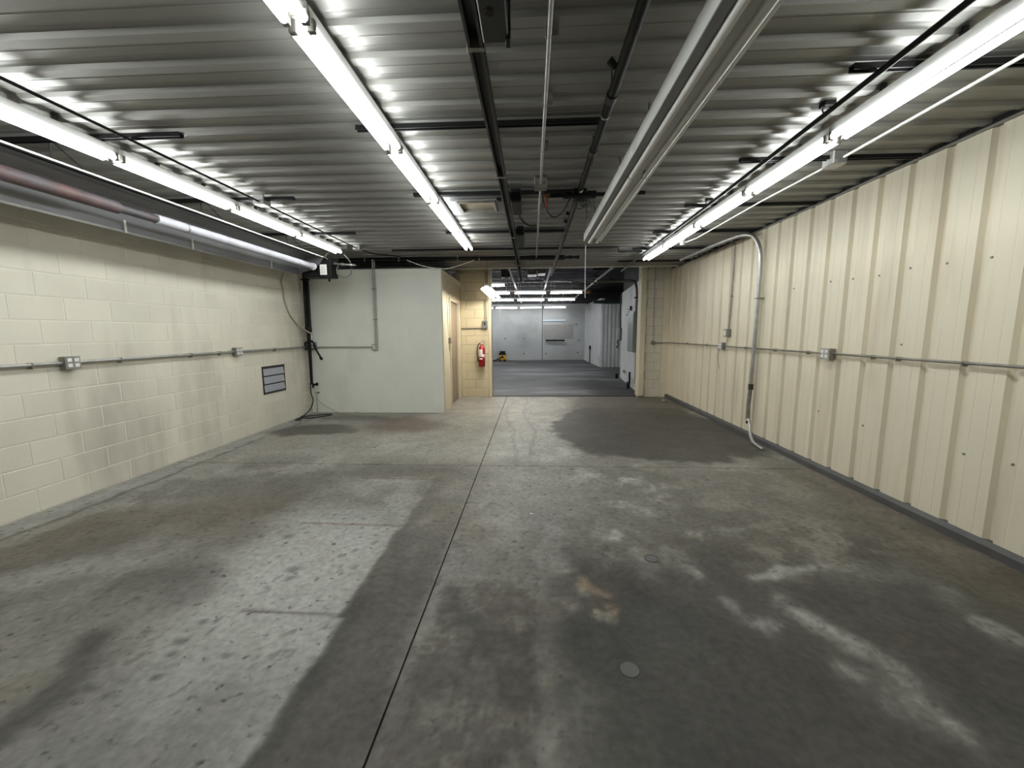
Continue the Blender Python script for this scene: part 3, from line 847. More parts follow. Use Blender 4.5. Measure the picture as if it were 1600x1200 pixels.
# cluster of fittings on the black pipe
t = thing('pipe_fittings', (0.45, 3.86, 2.60), 'cluster of black pipe fittings and hanging cords crossing the black ceiling pipe', 'pipe fittings')
f = MB()
f.tube([(0.13, 3.90, 2.745), (1.02, 3.86, 2.745)], 0.017, 10)
f.tube([(0.30, 3.89, 2.745), (0.36, 3.89, 2.745)], 0.030, 10)
f.tube([(0.50, 3.88, 2.745), (0.58, 3.88, 2.745)], 0.034, 10)
O('cross_pipe', f, M_black, t)
f = MB()
f.box(0.36, 0.50, 3.82, 3.95, 2.70, 2.79, 0.015)
f.tube([(0.28, 3.84, 2.72), (0.55, 3.80, 2.72)], 0.021, 10)
O('valve_body', f, M_black, t)
O('lever', MB().box(0.105, 0.165, 3.87, 3.91, 2.735, 2.76, 0.003), M_rust, t)
O('red_tag', MB().box(0.130, 0.146, 3.885, 3.893, 2.635, 2.735, 0.002), M_redtag, t, label='red hanging tag')
O('white_clip', MB().tube(smooth_path([(0.420, 3.74, 2.80), (0.424, 3.74, 2.77), (0.418, 3.74, 2.74), (0.432, 3.74, 2.725), (0.444, 3.74, 2.745), (0.436, 3.74, 2.765)]), 0.008, 6), M_label, t, label='white wire clip')
O('sagging_cable', MB().tube(smooth_path([(0.10, 3.93, 2.80), (0.11, 3.95, 2.70), (0.16, 3.95, 2.60), (0.22, 3.95, 2.575), (0.29, 3.93, 2.62), (0.35, 3.9, 2.72)]), 0.0065, 8), M_rubber, t)
for (cx, cz, r_) in ((0.435, 2.655, 0.038), (0.485, 2.672, 0.034), (0.462, 2.675, 0.030)):
    O('cord_loop', MB().tube([(cx + r_ * math.cos(a), 3.86 + 0.012 * math.sin(2 * a), cz + r_ * 1.1 * math.sin(a)) for a in [2 * PI * i / 20 for i in range(21)]], 0.0045, 6, caps=False), M_rubber, t)
O('hanging_cord', MB().tube(smooth_path([(0.493, 3.86, 2.72), (0.495, 3.87, 2.60), (0.492, 3.88, 2.50), (0.490, 3.88, 2.45)]), 0.005, 6), M_rubber, t)
for dx in (0.555, 0.53):
    O('hanging_cord', MB().tube([(dx, 3.88, 2.72), (dx + 0.02, 3.88, 2.60)], 0.0025, 6), M_rubber, t)
# black transverse conduit with a jog
O('cross_conduit', MB().tube([(-2.30, 6.70, 2.845), (-0.6, 6.70, 2.845), (1.36, 6.72, 2.845), (1.40, 6.78, 2.845), (1.45, 7.05, 2.845), (1.50, 7.10, 2.845), (1.86, 7.12, 2.845)], 0.017, 8), M_black,
  label='thin black conduit crossing the ceiling with a jog towards the right-hand light row', cat='conduit')
# large black pipe in front of the boxed-in room
t = thing('black_main_pipe', (-1.5, 7.2, 2.72), 'thick black pipe crossing the ceiling in front of the boxed-in room', 'pipe')
O('pipe', MB().tube([(-3.55, 7.43, 2.826), (0.40, 7.43, 2.826)], 0.036, 12), M_black, t)
O('elbow', MB().tube([(-0.05, 7.43, 2.826), (0.06, 7.43, 2.826)], 0.040, 12), M_black, t)
f = MB()
f.tube([(0.46, 7.43, 2.826), (0.58, 7.43, 2.826)], 0.040, 12)
f.tube([(0.40, 7.43, 2.826), (0.82, 7.43, 2.826)], [0.022, 0.018], 8)
f.tube([(0.66, 7.43, 2.826), (0.70, 7.43, 2.826)], 0.030, 8)
f.tube([(0.80, 7.43, 2.826), (0.84, 7.43, 2.826)], 0.030, 8)
O('end_valve', f, M_black, t)
for xx in (-3.05, -2.42, -1.34, -0.95):
    O('hanger_strap', MB().box(xx - 0.012, xx + 0.012, 7.375, 7.382, 2.79, ZC + 0.003), M_galv, t)
for x0, x1 in ((-2.2, -0.9), (-2.7, -1.8)):
    O('cable_bundle', MB().tube(smooth_path([(x0, 7.36, 2.83), ((x0 + x1) / 2, 7.34, 2.81), (x1, 7.36, 2.835)]), 0.012, 8), M_black, t)
O('white_cable', MB().tube(smooth_path([(-2.20, 7.15, 2.77), (-1.95, 7.2, 2.68), (-1.66, 7.28, 2.635), (-1.4, 7.3, 2.66), (-1.02, 7.2, 2.76)]), 0.007, 6), M_label,
  label='slack white cable sagging over the top corner of the boxed-in room', cat='cable')
# black conduit along the left-hand light row with boxes
t = thing('ceiling_conduit', (-2.755, 4.3, 2.83), 'thin black conduit on the ceiling right of the left-hand light row', 'conduit')
O('conduit', MB().tube([(-2.755, -0.5, 2.826), (-2.755, 6.45, 2.826), (-2.70, 6.9, 2.84), (-2.3, 7.1, 2.82)], 0.010, 8), M_black, t)
for yy in (4.16, 6.42):
    O('junction_box', MB().box(-2.81, -2.70, yy - 0.06, yy + 0.06, 2.80, ZC + 0.003, 0.006), M_galv, t)
O('junction_box', MB().box(-3.02, -2.92, 6.38, 6.46, 2.83, ZC + 0.003, 0.006), M_galv, t)
# right-hand rail and conduit along the light row
t = thing('cable_rail', (1.84, 5.0, 2.79), 'black rail running along the right-hand light row', 'rail')
O('rail', MB().tube([(1.70, 0.3, 2.818), (1.80, 2.7, 2.818), (1.86, 4.75, 2.818), (1.905, 7.4, 2.818), (1.97, 9.2, 2.818)], 0.016, 8), M_black, t)
for (xx, yy) in ((1.815, 2.75), (1.872, 4.55)):
    O('hook', MB().tube(smooth_path([(xx - 0.02, yy, 2.818), (xx - 0.03, yy, 2.852), (xx - 0.005, yy, 2.864), (xx + 0.02, yy, 2.852), (xx + 0.015, yy, 2.818)]), 0.004, 6), M_black, t)
    O('hook_plate', MB().box(xx - 0.035, xx + 0.03, yy - 0.03, yy + 0.03, 2.862, ZC + 0.003, 0.002), M_black, t)
t = thing('ceiling_conduit', (2.40, 4.0, 2.83), 'thin white conduit on the ceiling between the right-hand light row and cream wall', 'conduit')
O('conduit', MB().tube([(2.39, -0.5, 2.826), (2.40, 3.40, 2.826)], 0.010, 8), M_white, t)
O('conduit', MB().tube([(2.40, 3.58, 2.826), (2.36, 4.5, 2.826), (2.36, 6.1, 2.826), (2.30, 6.35, 2.826)], 0.008, 8), M_white, t)
O('junction_box', MB().box(2.34, 2.45, 3.43, 3.56, 2.79, ZC + 0.003, 0.008), M_galv, t)
O('lamp_socket', MB().tube([(2.28, 6.42, 2.80), (2.28, 6.42, 2.85), (2.28, 6.42, ZC + 0.003)], [0.03, 0.04, 0.045], 12), M_white, t)
# light diffuser panel in the ceiling
t = thing('ceiling_access_panel', (-0.59, 4.49, ZC - 0.04), 'square metal-framed ceiling panel with dull yellowish lens beside the centre-left light row', 'ceiling panel')
M_pframe = mat('dull_grey_frame', (0.16, 0.16, 0.17), 0.45, 0.2, var=0.1)
f = MB()
for (a, b, c, d) in ((-0.90, -0.30, 4.19, 4.32), (-0.90, -0.30, 4.65, 4.80), (-0.90, -0.77, 4.32, 4.65), (-0.39, -0.30, 4.32, 4.65)):
    f.box(a, b, c, d, ZC - 0.040, ZC - 0.0, 0.002)
O('outer_frame', f, M_pframe, t)
f = MB()
for (a, b, c, d) in ((-0.78, -0.38, 4.31, 4.335), (-0.78, -0.38, 4.635, 4.66), (-0.78, -0.755, 4.335, 4.635), (-0.405, -0.38, 4.335, 4.635)):
    f.box(a, b, c, d, ZC - 0.062, ZC - 0.0, 0.003)
O('inner_frame', f, M_galvdk, t)
O('lens', MB().box(-0.755, -0.405, 4.335, 4.635, ZC - 0.034, ZC - 0.0), M_lens, t, label='dull yellowish lens')
O('latch_bar', MB().tube([(-0.84, 4.26, ZC - 0.050), (-0.34, 4.26, ZC - 0.050)], 0.008, 8), M_galv, t)
O('latch', MB().box(-0.36, -0.315, 4.235, 4.285, ZC - 0.066, ZC - 0.038, 0.004), M_black, t)

# ================================================================== TUBE HEATER, LEFT WALL
HY0, HY1 = -0.6, 6.43
t = thing('tube_heater', (-3.5, 3.0, 2.42), 'long radiant tube heater with grey reflector hung along the left block wall', 'heater')
A, B = (-3.769, 2.4445), (-3.320, 2.704)      # lower-left lip, upper-right lip
refl = [A, (-3.755, 2.519), (-3.7225, 2.611), (-3.662, 2.690), (-3.584, 2.736), (-3.482, 2.7455), (-3.389, 2.727), B]
O('reflector', MB().sweep(refl + [(p[0] + 0.004, p[1] - 0.004) for p in refl[::-1]], HY0, HY1, 'Y'), M_refl, t)
O('reflector_lip', MB().box(A[0] - 0.004, A[0] + 0.018, HY0, HY1, A[1] - 0.011, A[1] + 0.004), M_galv, t)
O('reflector_lip', MB().box(B[0] - 0.006, B[0] + 0.006, HY0, HY1, B[1] - 0.006, B[1] + 0.006), M_white, t)
for i in (2, 5):                               # long creases of the sheet
    O('crease', MB().tube([(refl[i][0] + 0.008, HY0, refl[i][1] - 0.010), (refl[i][0] + 0.008, HY1, refl[i][1] - 0.010)], 0.006, 6), M_dark, t)
TX, TZ = -3.50, 2.565
O('radiant_tube', MB().tube([(TX, 3.72, TZ), (TX, HY1 + 0.02, TZ)], 0.046, 16), M_tubeal, t, label='light grey aluminised tube section')
O('tube_clamp', MB().tube([(TX, 4.04, TZ), (TX, 4.063, TZ)], 0.051, 16), M_galv, t)
O('tube_clamp', MB().tube([(TX, 4.58, TZ), (TX, 4.592, TZ)], 0.049, 16), M_galv, t)
O('copper_tube', MB().tube([(TX, 3.35, TZ), (TX, 3.75, TZ)], 0.034, 14), M_tubebr, t, label='brown heat-stained inner tube')
O('radiant_tube', MB().tube([(TX, HY0, TZ), (TX, 3.37, TZ)], 0.051, 16), M_tubebr, t, label='dark heat-stained tube section')
for yy in (2.73, 3.66, 4.40, 5.75):
    O('reflector_bracket', MB().box(A[0] + 0.011, A[0] + 0.028, yy - 0.011, yy + 0.011, A[1] - 0.013, A[1] + 0.10), M_label, t)
for yy in (1.5, 2.95, 4.3, 5.8):
    O('hanger_chain', MB().tube([(-3.52, yy, 2.74), (-3.52, yy, ZC + 0.003)], 0.005, 6), M_dark, t)
    O('hanger_wire', MB().tube([(B[0], yy + 0.05, B[1]), (-3.42, yy - 0.1, ZC + 0.003)], 0.004, 6), M_black, t)
e = MB()
e.sweep([A, (-3.741, 2.556), (-3.662, 2.690), (-3.482, 2.7455), B, (-3.389, 2.611), (-3.519, 2.519), (-3.658, 2.482)], HY1, HY1 + 0.006, 'Y')
O('end_plate', e, M_refl, t)
O('tube_flange', MB().tube([(TX, HY1 - 0.03, TZ), (TX, HY1 + 0.0, TZ)], 0.057, 16), M_label, t)
O('burner_box', MB().box(-3.70, -3.24, HY1 + 0.05, HY1 + 0.30, 2.403, 2.70, 0.01), M_black, t)
O('burner_neck', MB().tube([(TX, HY1, TZ), (TX, HY1 + 0.07, TZ)], 0.07, 14), M_black, t)
O('side_cover', MB().box(-3.43, -3.225, HY1 + 0.02, HY1 + 0.055, 2.385, 2.65, 0.004), M_black, t)
lb = O('rating_label', MB().box(-3.403, -3.292, HY1 + 0.017, HY1 + 0.021, 2.436, 2.598), M_label, t, label='white rating label')
for k in range(6):
    O('text_line', MB().box(-3.39, -3.32 + 0.012 * (k % 2), HY1 + 0.0155, HY1 + 0.0172, 2.458 + 0.020 * k, 2.462 + 0.020 * k), M_print, lb)
O('drain_knob', MB().lathe(-3.31, HY1 + 0.12, [(0.012, 2.405), (0.013, 2.37), (0.019, 2.355), (0.015, 2.34)], 10), M_black, t)
O('flex_connector', MB().tube(smooth_path([(-3.27, HY1 + 0.1, 2.67), (-3.29, HY1, 2.70), (-3.27, HY1 - 0.02, 2.735), (-3.22, HY1 - 0.03, 2.77)]), 0.010, 8), M_galv, t)
O('flex_connector', MB().tube(smooth_path([(-2.91, HY1 + 0.05, 2.62), (-2.92, HY1, 2.67), (-2.98, HY1 - 0.02, 2.74)]), 0.010, 8), M_galv, t)
t = thing('gas_hose', (-3.05, 6.6, 2.33), 'looped grey gas hose with fittings beside the heater burner box', 'hose')
O('hose', MB().tube(smooth_path([(-3.17, 6.60, 2.61), (-3.20, 6.60, 2.54), (-3.185, 6.60, 2.455), (-3.085, 6.60, 2.41), (-2.98, 6.60, 2.455), (-2.945, 6.60, 2.555)]), 0.010, 8), M_duct, t)
f = MB()
f.tube([(-3.235, 6.58, 2.63), (-2.87, 6.58, 2.60)], 0.015, 8)
f.tube([(-3.11, 6.58, 2.62), (-3.06, 6.58, 2.615)], 0.026, 10)
f.tube([(-2.96, 6.58, 2.607), (-2.92, 6.58, 2.603)], 0.024, 10)
O('fitting', f, M_galv, t)

# ================================================================== LEFT WALL: CONDUIT, OUTLETS, VENT
ZCD = 1.252
t = thing('wall_conduit', (XL + 0.05, 3.5, ZCD - 0.04), 'galvanised conduit running along the left block wall at mid height', 'conduit')
O('conduit', MB().tube([(XL + 0.034, YB + 0.1, ZCD), (XL + 0.034, 7.28, ZCD)], 0.0165, 10), M_galv, t)
for yy in (1.4, 2.35, 3.12, 3.85, 4.7, 5.15, 6.3):
    O('strap', MB().box(XL, XL + 0.052, yy - 0.006, yy + 0.006, ZCD - 0.034, ZCD + 0.018, 0.003), M_galvdk, t)
def outlet_box(name, yc, label, side):
    """four-socket surface box on a side wall; side=+1 faces +X (left wall), -1 faces -X (right wall)"""
    x = XL + 0.004 if side > 0 else XR - 0.004
    zc = ZCD if side > 0 else 1.262
    d = side
    o = thing(name, (x, yc, zc - 0.06), label, 'outlet box', 'surface-mounted outlet boxes')
    lo, hi = sorted((x, x + d * 0.062))
    O('box', MB().box(lo, hi, yc - 0.058, yc + 0.058, zc - 0.055, zc + 0.055, 0.004), M_galvdk, o)
    lo, hi = sorted((x + d * 0.062, x + d * 0.068))
    cv = O('cover_plate', MB().box(lo, hi, yc - 0.062, yc + 0.062, zc - 0.058, zc + 0.058, 0.002), M_galv, o)
    for dy in (-0.028, 0.028):
        for dz in (-0.024, 0.024):
            lo, hi = sorted((x + d * 0.068, x + d * 0.073))
            O('socket_face', MB().box(lo, hi, yc + dy - 0.019, yc + dy + 0.019, zc + dz - 0.016, zc + dz + 0.016, 0.003), M_white, cv)
    return o
outlet_box('outlet_box', 3.40, 'four-socket metal outlet box on the left block wall, nearer one', 1)
outlet_box('outlet_box', 5.47, 'four-socket metal outlet box on the left block wall, farther one', 1)
vy0, vy1, vz0, vz1 = VENT
t = thing('wall_vent', (XL, (vy0 + vy1) / 2, vz0), 'small lavender-grey louvred vent low in the left block wall', 'vent')
f = MB()
f.box(XL - 0.012, XL + 0.010, vy0, vy0 + 0.016, vz0, vz1)
f.box(XL - 0.012, XL + 0.010, vy1 - 0.016, vy1, vz0, vz1)
f.box(XL - 0.012, XL + 0.010, vy0 + 0.022, vy1 - 0.022, vz1 - 0.022, vz1)
f.box(XL - 0.012, XL + 0.010, vy0 + 0.022, vy1 - 0.022, vz0, vz0 + 0.022)
O('frame', f, M_greydk, t)
O('gap_shade', MB().box(XL - 0.0024, XL - 0.0005, vy0 + 0.02, vy1 - 0.02, vz0 + 0.02, vz1 - 0.02), M_black, t)  # black sheet standing in for the shade between the louvers
sh = (vz1 - vz0 - 0.05) / 3
for k in range(3):
    z0 = vz0 + 0.025 + k * sh
    O('louver', MB().sweep([(XL + 0.010, z0 + 0.004), (XL + 0.014, z0 + 0.008), (XL + 0.003, z0 + sh - 0.014), (XL + 0.0, z0 + sh - 0.014)], vy0 + 0.022, vy1 - 0.022, 'Y'), M_louver, t)
# cream cable looping from heater to the corner
O('hanging_cable', MB().tube(smooth_path([(XL + 0.30, 6.40, 2.62), (XL + 0.04, 6.62, 2.40), (XL + 0.03, 6.66, 2.25), (XL + 0.02, 6.70, 2.05), (XL + 0.02, 6.80, 1.85), (XL + 0.03, 6.96, 1.70), (XL + 0.06, 7.07, 1.62), (XL + 0.13, 7.11, 1.54), (XL + 0.19, 7.20, 1.48)]), 0.011, 8), M_cable,
  label='cream cable hanging in a curve from the heater to the corner outlet', cat='cable')

# ================================================================== CORNER: BLACK PIPE, TAPS, CORDS
t = thing('corner_pipe', (-4.09, 7.2, 0.5), 'thick black vertical pipe in the corner beside the boxed-in room', 'pipe')
for dx in (-0.030, 0.030):
    O('upper_pipe', MB().tube([(-4.088 + dx, 7.2, 1.58), (-4.078 + dx, 7.2, 2.62)], 0.026, 12), M_black, t)
O('coupling', MB().tube([(-4.087, 7.2, 1.52), (-4.087, 7.2, 1.62)], 0.056, 14), M_black, t)
O('lower_pipe', MB().tube([(-4.10, 7.2, 0.56), (-4.09, 7.2, 1.54)], [0.024, 0.034], 12), M_black, t)
O('top_bracket', MB().box(-4.15, -4.01, 7.16, 7.24, 2.45, 2.48, 0.004), M_black, t)
t = thing('corner_outlet', (-4.09, 7.31, 1.2), 'corner outlet with white plugs and a black bent cord on the pale wall', 'outlet')
O('box', MB().box(-4.15, -4.03, 7.26, YBATH - 0.001, 1.20, 1.34, 0.004), M_galvdk, t)
for z0 in (1.23, 1.29):
    O('socket_face', MB().box(-4.12, -4.06, 7.252, 7.262, z0, z0 + 0.04, 0.003), M_white, t)
O('adapter', MB().box(-4.135, -4.06, 7.22, 7.262, 1.38, 1.50, 0.012), M_white, t)
O('lever', MB().tube(smooth_path([(-4.16, 7.20, 1.20), (-4.155, 7.18, 1.32), (-4.10, 7.16, 1.35), (-4.04, 7.15, 1.37), (-3.985, 7.15, 1.33), (-3.94, 7.15, 1.20), (-3.865, 7.15, 1.06)]), 0.017, 10), M_black, t)
O('lever_knob', MB().tube([(-3.885, 7.15, 1.075), (-3.87, 7.15, 1.055), (-3.85, 7.15, 1.035), (-3.84, 7.15, 1.02)], [0.012, 0.026, 0.026, 0.012], 10), M_black, t)
t = thing('hose_tap', (-4.08, 7.31, 0.35), 'small black hose tap low on the pale wall near the corner', 'tap')
O('body', MB().tube([(-4.09, YBATH, 0.545), (-4.09, 7.24, 0.545), (-4.09, 7.21, 0.50)], 0.018, 8), M_black, t)
O('handle', MB().tube([(-4.11, 7.22, 0.56), (-4.03, 7.22, 0.56), (-4.02, 7.22, 0.56), (-4.0, 7.22, 0.56)], [0.016, 0.014, 0.034, 0.03], 10), M_black, t)
O('outlet_plate', MB().box(-4.12, -4.04, 7.32, YBATH - 0.001, 0.38, 0.395, 0.002), M_greydk, t)
O('riser', MB().tube([(-4.085, 7.31, 0.0), (-4.085, 7.31, 0.40)], 0.010, 8), M_cable, t)
O('power_cord', MB().tube(smooth_path([(-4.10, 7.16, 0.60), (-4.10, 7.15, 0.42), (-4.05, 7.12, 0.28), (-4.06, 7.05, 0.14), (-4.10, 6.93, 0.05), (-4.12, 6.80, 0.010), (-3.95, 6.80, 0.010), (-3.78, 6.95, 0.010),
                                        (-3.70, 7.10, 0.010), (-3.80, 7.13, 0.010), (-3.98, 7.02, 0.010), (-4.08, 6.86, 0.022), (-4.13, 6.72, 0.012), (-4.10, 6.62, 0.010), (-4.02, 6.66, 0.010)]), 0.011, 8), M_rubber,
  label='black power cord coiled on the floor under the corner pipe', cat='cord')
O('thin_hose', MB().tube(smooth_path([(-4.05, 7.22, 0.44), (-4.02, 7.24, 0.26), (-3.86, 7.26, 0.12), (-3.68, 7.25, 0.03), (-3.58, 7.22, 0.009), (-3.42, 7.21, 0.009), (-3.28, 7.25, 0.009), (-3.27, 7.31, 0.009), (-3.38, 7.32, 0.009)]), 0.008, 8), M_cable,
  label='thin cream hose curling onto the floor along the pale wall', cat='hose')
# conduit with outlet box on the boxed-in room front
t = thing('wall_conduit', (-3.4, YBATH - 0.02, 1.2), 'grey conduit rising and turning along the pale wall to a square box', 'conduit')
M_pcond = mat('painted_conduit', (0.40, 0.40, 0.36), 0.5, var=0.12, scale=9)
O('horizontal_run', MB().tube([(-4.03, YBATH - 0.022, 1.247), (-2.96, YBATH - 0.022, 1.247)], 0.014, 8), M_pcond, t)
O('riser', MB().tube([(-2.90, YBATH - 0.022, 1.29), (-2.895, YBATH - 0.022, 2.0), (-2.885, YBATH - 0.022, 2.82)], 0.014, 8), M_pcond, t)
O('riser', MB().tube([(-2.862, YBATH - 0.016, 1.29), (-2.86, YBATH - 0.016, 2.0), (-2.852, YBATH - 0.016, 2.80)], 0.007, 8), M_pcond, t)
bx = O('box', MB().box(-2.965, -2.865, YBATH - 0.055, YBATH - 0.001, 1.19, 1.295, 0.004), M_galv, t)
for dz in (1.222, 1.265):
    O('socket_face', MB().box(-2.945, -2.90, YBATH - 0.060, YBATH - 0.054, dz - 0.014, dz + 0.014, 0.002), M_white, bx)
for z in (1.75, 2.3):
    O('strap', MB().box(-2.925, -2.85, YBATH - 0.036, YBATH - 0.001, z - 0.008, z + 0.008, 0.002), M_galvdk, t)
# switch box beside the door
t = thing('switch_box', (XBATH + 0.03, 7.93, 1.28), 'small dark switch box with thin cable beside the tan door', 'switch')
O('box', MB().box(XBATH + 0.0, XBATH + 0.05, 7.885, 7.975, 1.285, 1.40, 0.004), M_galvdk, t)
O('cable', MB().tube(smooth_path([(XBATH + 0.02, 7.90, 1.40), (XBATH + 0.012, 7.84, 1.6), (XBATH + 0.012, 7.82, 2.1), (XBATH + 0.012, 7.82, 2.52)]), 0.006, 6), M_ywall, t)
O('tail', MB().tube([(XBATH + 0.02, 7.90, 1.285), (XBATH + 0.015, 7.89, 1.14)], 0.006, 6), M_galvdk, t)

# ================================================================== WALL BESIDE THE OPENING: EXTINGUISHER, SWITCH
ex, ey, ez = -1.155, YW - 0.10, 0.72
t = thing('fire_extinguisher', (ex, ey, ez), 'red fire extinguisher with white label hung on the cream block wall', 'fire extinguisher')
O('cylinder', MB().lathe(ex, ey, [(0.066, ez), (0.074, ez + 0.012), (0.074, ez + 0.40), (0.064, ez + 0.445), (0.036, ez + 0.475), (0.026, ez + 0.49), (0.024, ez + 0.51)], 20), M_red, t)
def wrap(r_, z0, z1, a0, a1, n=8):
    vs, fs = [], []
    for z in (z0, z1):
        vs += [(ex + r_ * math.cos(a0 + (a1 - a0) * k / n), ey + r_ * math.sin(a0 + (a1 - a0) * k / n), z) for k in range(n + 1)]
    return MB().add(vs, [(k, k + 1, k + n + 2, k + n + 1) for k in range(n)])
lb = O('label', wrap(0.0753, ez + 0.23, ez + 0.40, PI * 1.12, PI * 1.62), M_label, t, label='white instruction label')
O('label', wrap(0.0753, ez + 0.225, ez + 0.285, PI * 1.62, PI * 1.85), M_label, t)
O('badge', wrap(0.0753, ez + 0.17, ez + 0.195, PI * 1.25, PI * 1.6), M_label, t)
for k in range(3):
    O('text_line', wrap(0.0757, ez + 0.25 + 0.03 * k, ez + 0.256 + 0.03 * k, PI * 1.2, PI * 1.55), M_print, lb)
O('valve', MB().lathe(ex, ey, [(0.024, ez + 0.505), (0.026, ez + 0.52), (0.018, ez + 0.55), (0.018, ez + 0.57)], 12), M_brass, t)
h = MB()
h.box(ex - 0.012, ex + 0.10, ey - 0.012, ey + 0.012, ez + 0.555, ez + 0.567, 0.002)
h.add([(ex + 0.0, ey - 0.01, ez + 0.57), (ex + 0.0, ey + 0.01, ez + 0.57), (ex + 0.10, ey + 0.01, ez + 0.605), (ex + 0.10, ey - 0.01, ez + 0.605),
       (ex + 0.0, ey - 0.01, ez + 0.58), (ex + 0.0, ey + 0.01, ez + 0.58), (ex + 0.10, ey + 0.01, ez + 0.613), (ex + 0.10, ey - 0.01, ez + 0.613)],
      [(0, 1, 2, 3), (4, 5, 6, 7), (0, 1, 5, 4), (1, 2, 6, 5), (2, 3, 7, 6), (3, 0, 4, 7)])
O('handle', h, M_galvdk, t)
O('gauge', MB().tube([(ex, ey - 0.02, ez + 0.535), (ex, ey - 0.035, ez + 0.535)], 0.018, 12), M_label, t)
O('hose', MB().tube(smooth_path([(ex - 0.015, ey - 0.01, ez + 0.54), (ex - 0.07, ey - 0.02, ez + 0.51), (ex - 0.10, ey - 0.01, ez + 0.42), (ex - 0.102, ey - 0.01, ez + 0.28), (ex - 0.09, ey - 0.02, ez + 0.19)]), 0.012, 8), M_rubber, t)
O('nozzle', MB().tube([(ex - 0.092, ey - 0.02, ez + 0.20), (ex - 0.086, ey - 0.025, ez + 0.12)], [0.013, 0.020], 10), M_rubber, t)
O('wall_bracket', MB().box(ex - 0.02, ex + 0.02, ey + 0.06, YW - 0.001, ez + 0.35, ez + 0.52, 0.002), M_galvdk, t)
t = thing('wall_switch', (-1.085, YW - 0.03, 1.58), 'grey enclosed wall switch with black rocker beside the opening, above the extinguisher', 'switch')
O('enclosure', MB().box(-1.145, -1.025, YW - 0.075, YW - 0.001, 1.585, 1.765, 0.012), M_duct, t)
O('rocker', MB().box(-1.098, -1.065, YW - 0.085, YW - 0.074, 1.66, 1.735, 0.004), M_black, t)
O('conduit', MB().tube([(-1.05, YW - 0.02, 1.765), (-1.05, YW - 0.02, 2.9)], 0.010, 8), M_galvdk, t)
O('conduit', MB().tube([(-1.085, YW - 0.018, 1.765), (-1.085, YW - 0.018, 2.25)], 0.007, 8), M_galvdk, t)
O('horizontal_conduit', MB().tube([(XBATH + 0.02, YW - 0.02, 1.592), (-1.145, YW - 0.02, 1.60)], 0.012, 8), M_galvdk, t)
# shop light hung near the opening
t = thing('shop_light', (-0.82, 8.3, 2.24), 'lit hanging shop light with sloped reflectors beside the opening, above the extinguisher', 'hanging light')
SA, SB = Vector((-0.845, 7.55, 2.335)), Vector((-0.79, 8.95, 2.275))
def sl(profile, a, b, closed=True):
    n = len(profile)
    vs = [(a.x + p[0], a.y, a.z + p[1]) for p in profile] + [(b.x + p[0], b.y, b.z + p[1]) for p in profile]
    fs = [(i, (i + 1) % n, (i + 1) % n + n, i + n) for i in range(n)] + [tuple(range(n - 1, -1, -1)), tuple(range(n, 2 * n))]
    return MB().add(vs, fs)
O('reflector', sl([(-0.115, -0.035), (-0.05, 0.02), (0.05, 0.02), (0.115, -0.035), (0.115, -0.031), (0.052, 0.026), (-0.052, 0.026), (-0.115, -0.031)], SA, SB), M_white, t)
O('ballast_housing', sl([(-0.035, 0.026), (0.035, 0.026), (0.030, 0.06), (-0.030, 0.06)], SA, SB), M_housing, t)
for dx in (-0.05, 0.05):
    O('tube', MB().tube([SA + Vector((dx, 0.03, -0.02)), SB + Vector((dx, -0.03, -0.02))], 0.018, 10), E_shop, t)
    O('lamp_holder', MB().box(SA.x + dx - 0.014, SA.x + dx + 0.014, SA.y + 0.004, SA.y + 0.03, SA.z - 0.036, SA.z + 0.022, 0.003), M_white, t)
for p in (SA + Vector((0, 0.15, 0.05)), SB + Vector((0, -0.15, 0.05))):
    O('chain', MB().tube([p, (p.x, p.y, ZC + 0.003 if p.y < 8.5 else ZR)], 0.004, 6), M_dark, t)

# ================================================================== RIGHT WALL: CONDUITS AND BOXES
ZCR = 1.262
t = thing('wall_conduit', (XR - 0.03, 4.0, ZCR - 0.03), 'thin brownish conduit running along the cream metal wall at mid height', 'conduit')
O('conduit', MB().tube([(XR - 0.030, YB + 0.1, ZCR + 0.006), (XR - 0.030, 4.3, ZCR + 0.004), (XR - 0.030, 6.5, ZCR), (XR - 0.030, 9.15, ZCR - 0.01), (XR - 0.06, 9.235, ZCR - 0.012), (2.80, 9.255, ZCR - 0.015)], 0.0105, 8), M_galvdk, t)
for yy in (1.6, 2.45, 2.98, 3.5, 3.75, 4.6, 5.2, 5.9, 7.2, 8.1):
    O('strap', MB().box(XR - 0.043, XR - 0.001, yy - 0.005, yy + 0.005, ZCR - 0.020, ZCR + 0.017, 0.002), M_galvdk, t)
outlet_box('outlet_box', 4.28, 'four-socket metal outlet box on the cream metal wall, nearer one', -1)
ob = outlet_box('outlet_box', 6.60, 'four-socket metal outlet box on the cream metal wall with a dangling wire', -1)
O('dangling_wire', MB().tube(smooth_path([(XR - 0.06, 6.62, 1.205), (XR - 0.07, 6.66, 1.1), (XR - 0.065, 6.63, 0.98), (XR - 0.06, 6.60, 0.90)]), 0.004, 6), M_galvdk, ob)
t = thing('round_box', (2.745, YW - 0.03, 1.19), 'round dark junction box on the block pier right of the opening', 'junction box')
O('body', MB().tube([(2.745, YW - 0.001, 1.245), (2.745, YW - 0.05, 1.245)], 0.050, 14), M_galvdk, t)
O('riser', MB().tube([(2.742, YW - 0.012, 1.29), (2.735, YW - 0.012, 2.14), (2.732, YW - 0.012, 3.0)], 0.006, 6), M_galvdk, t)
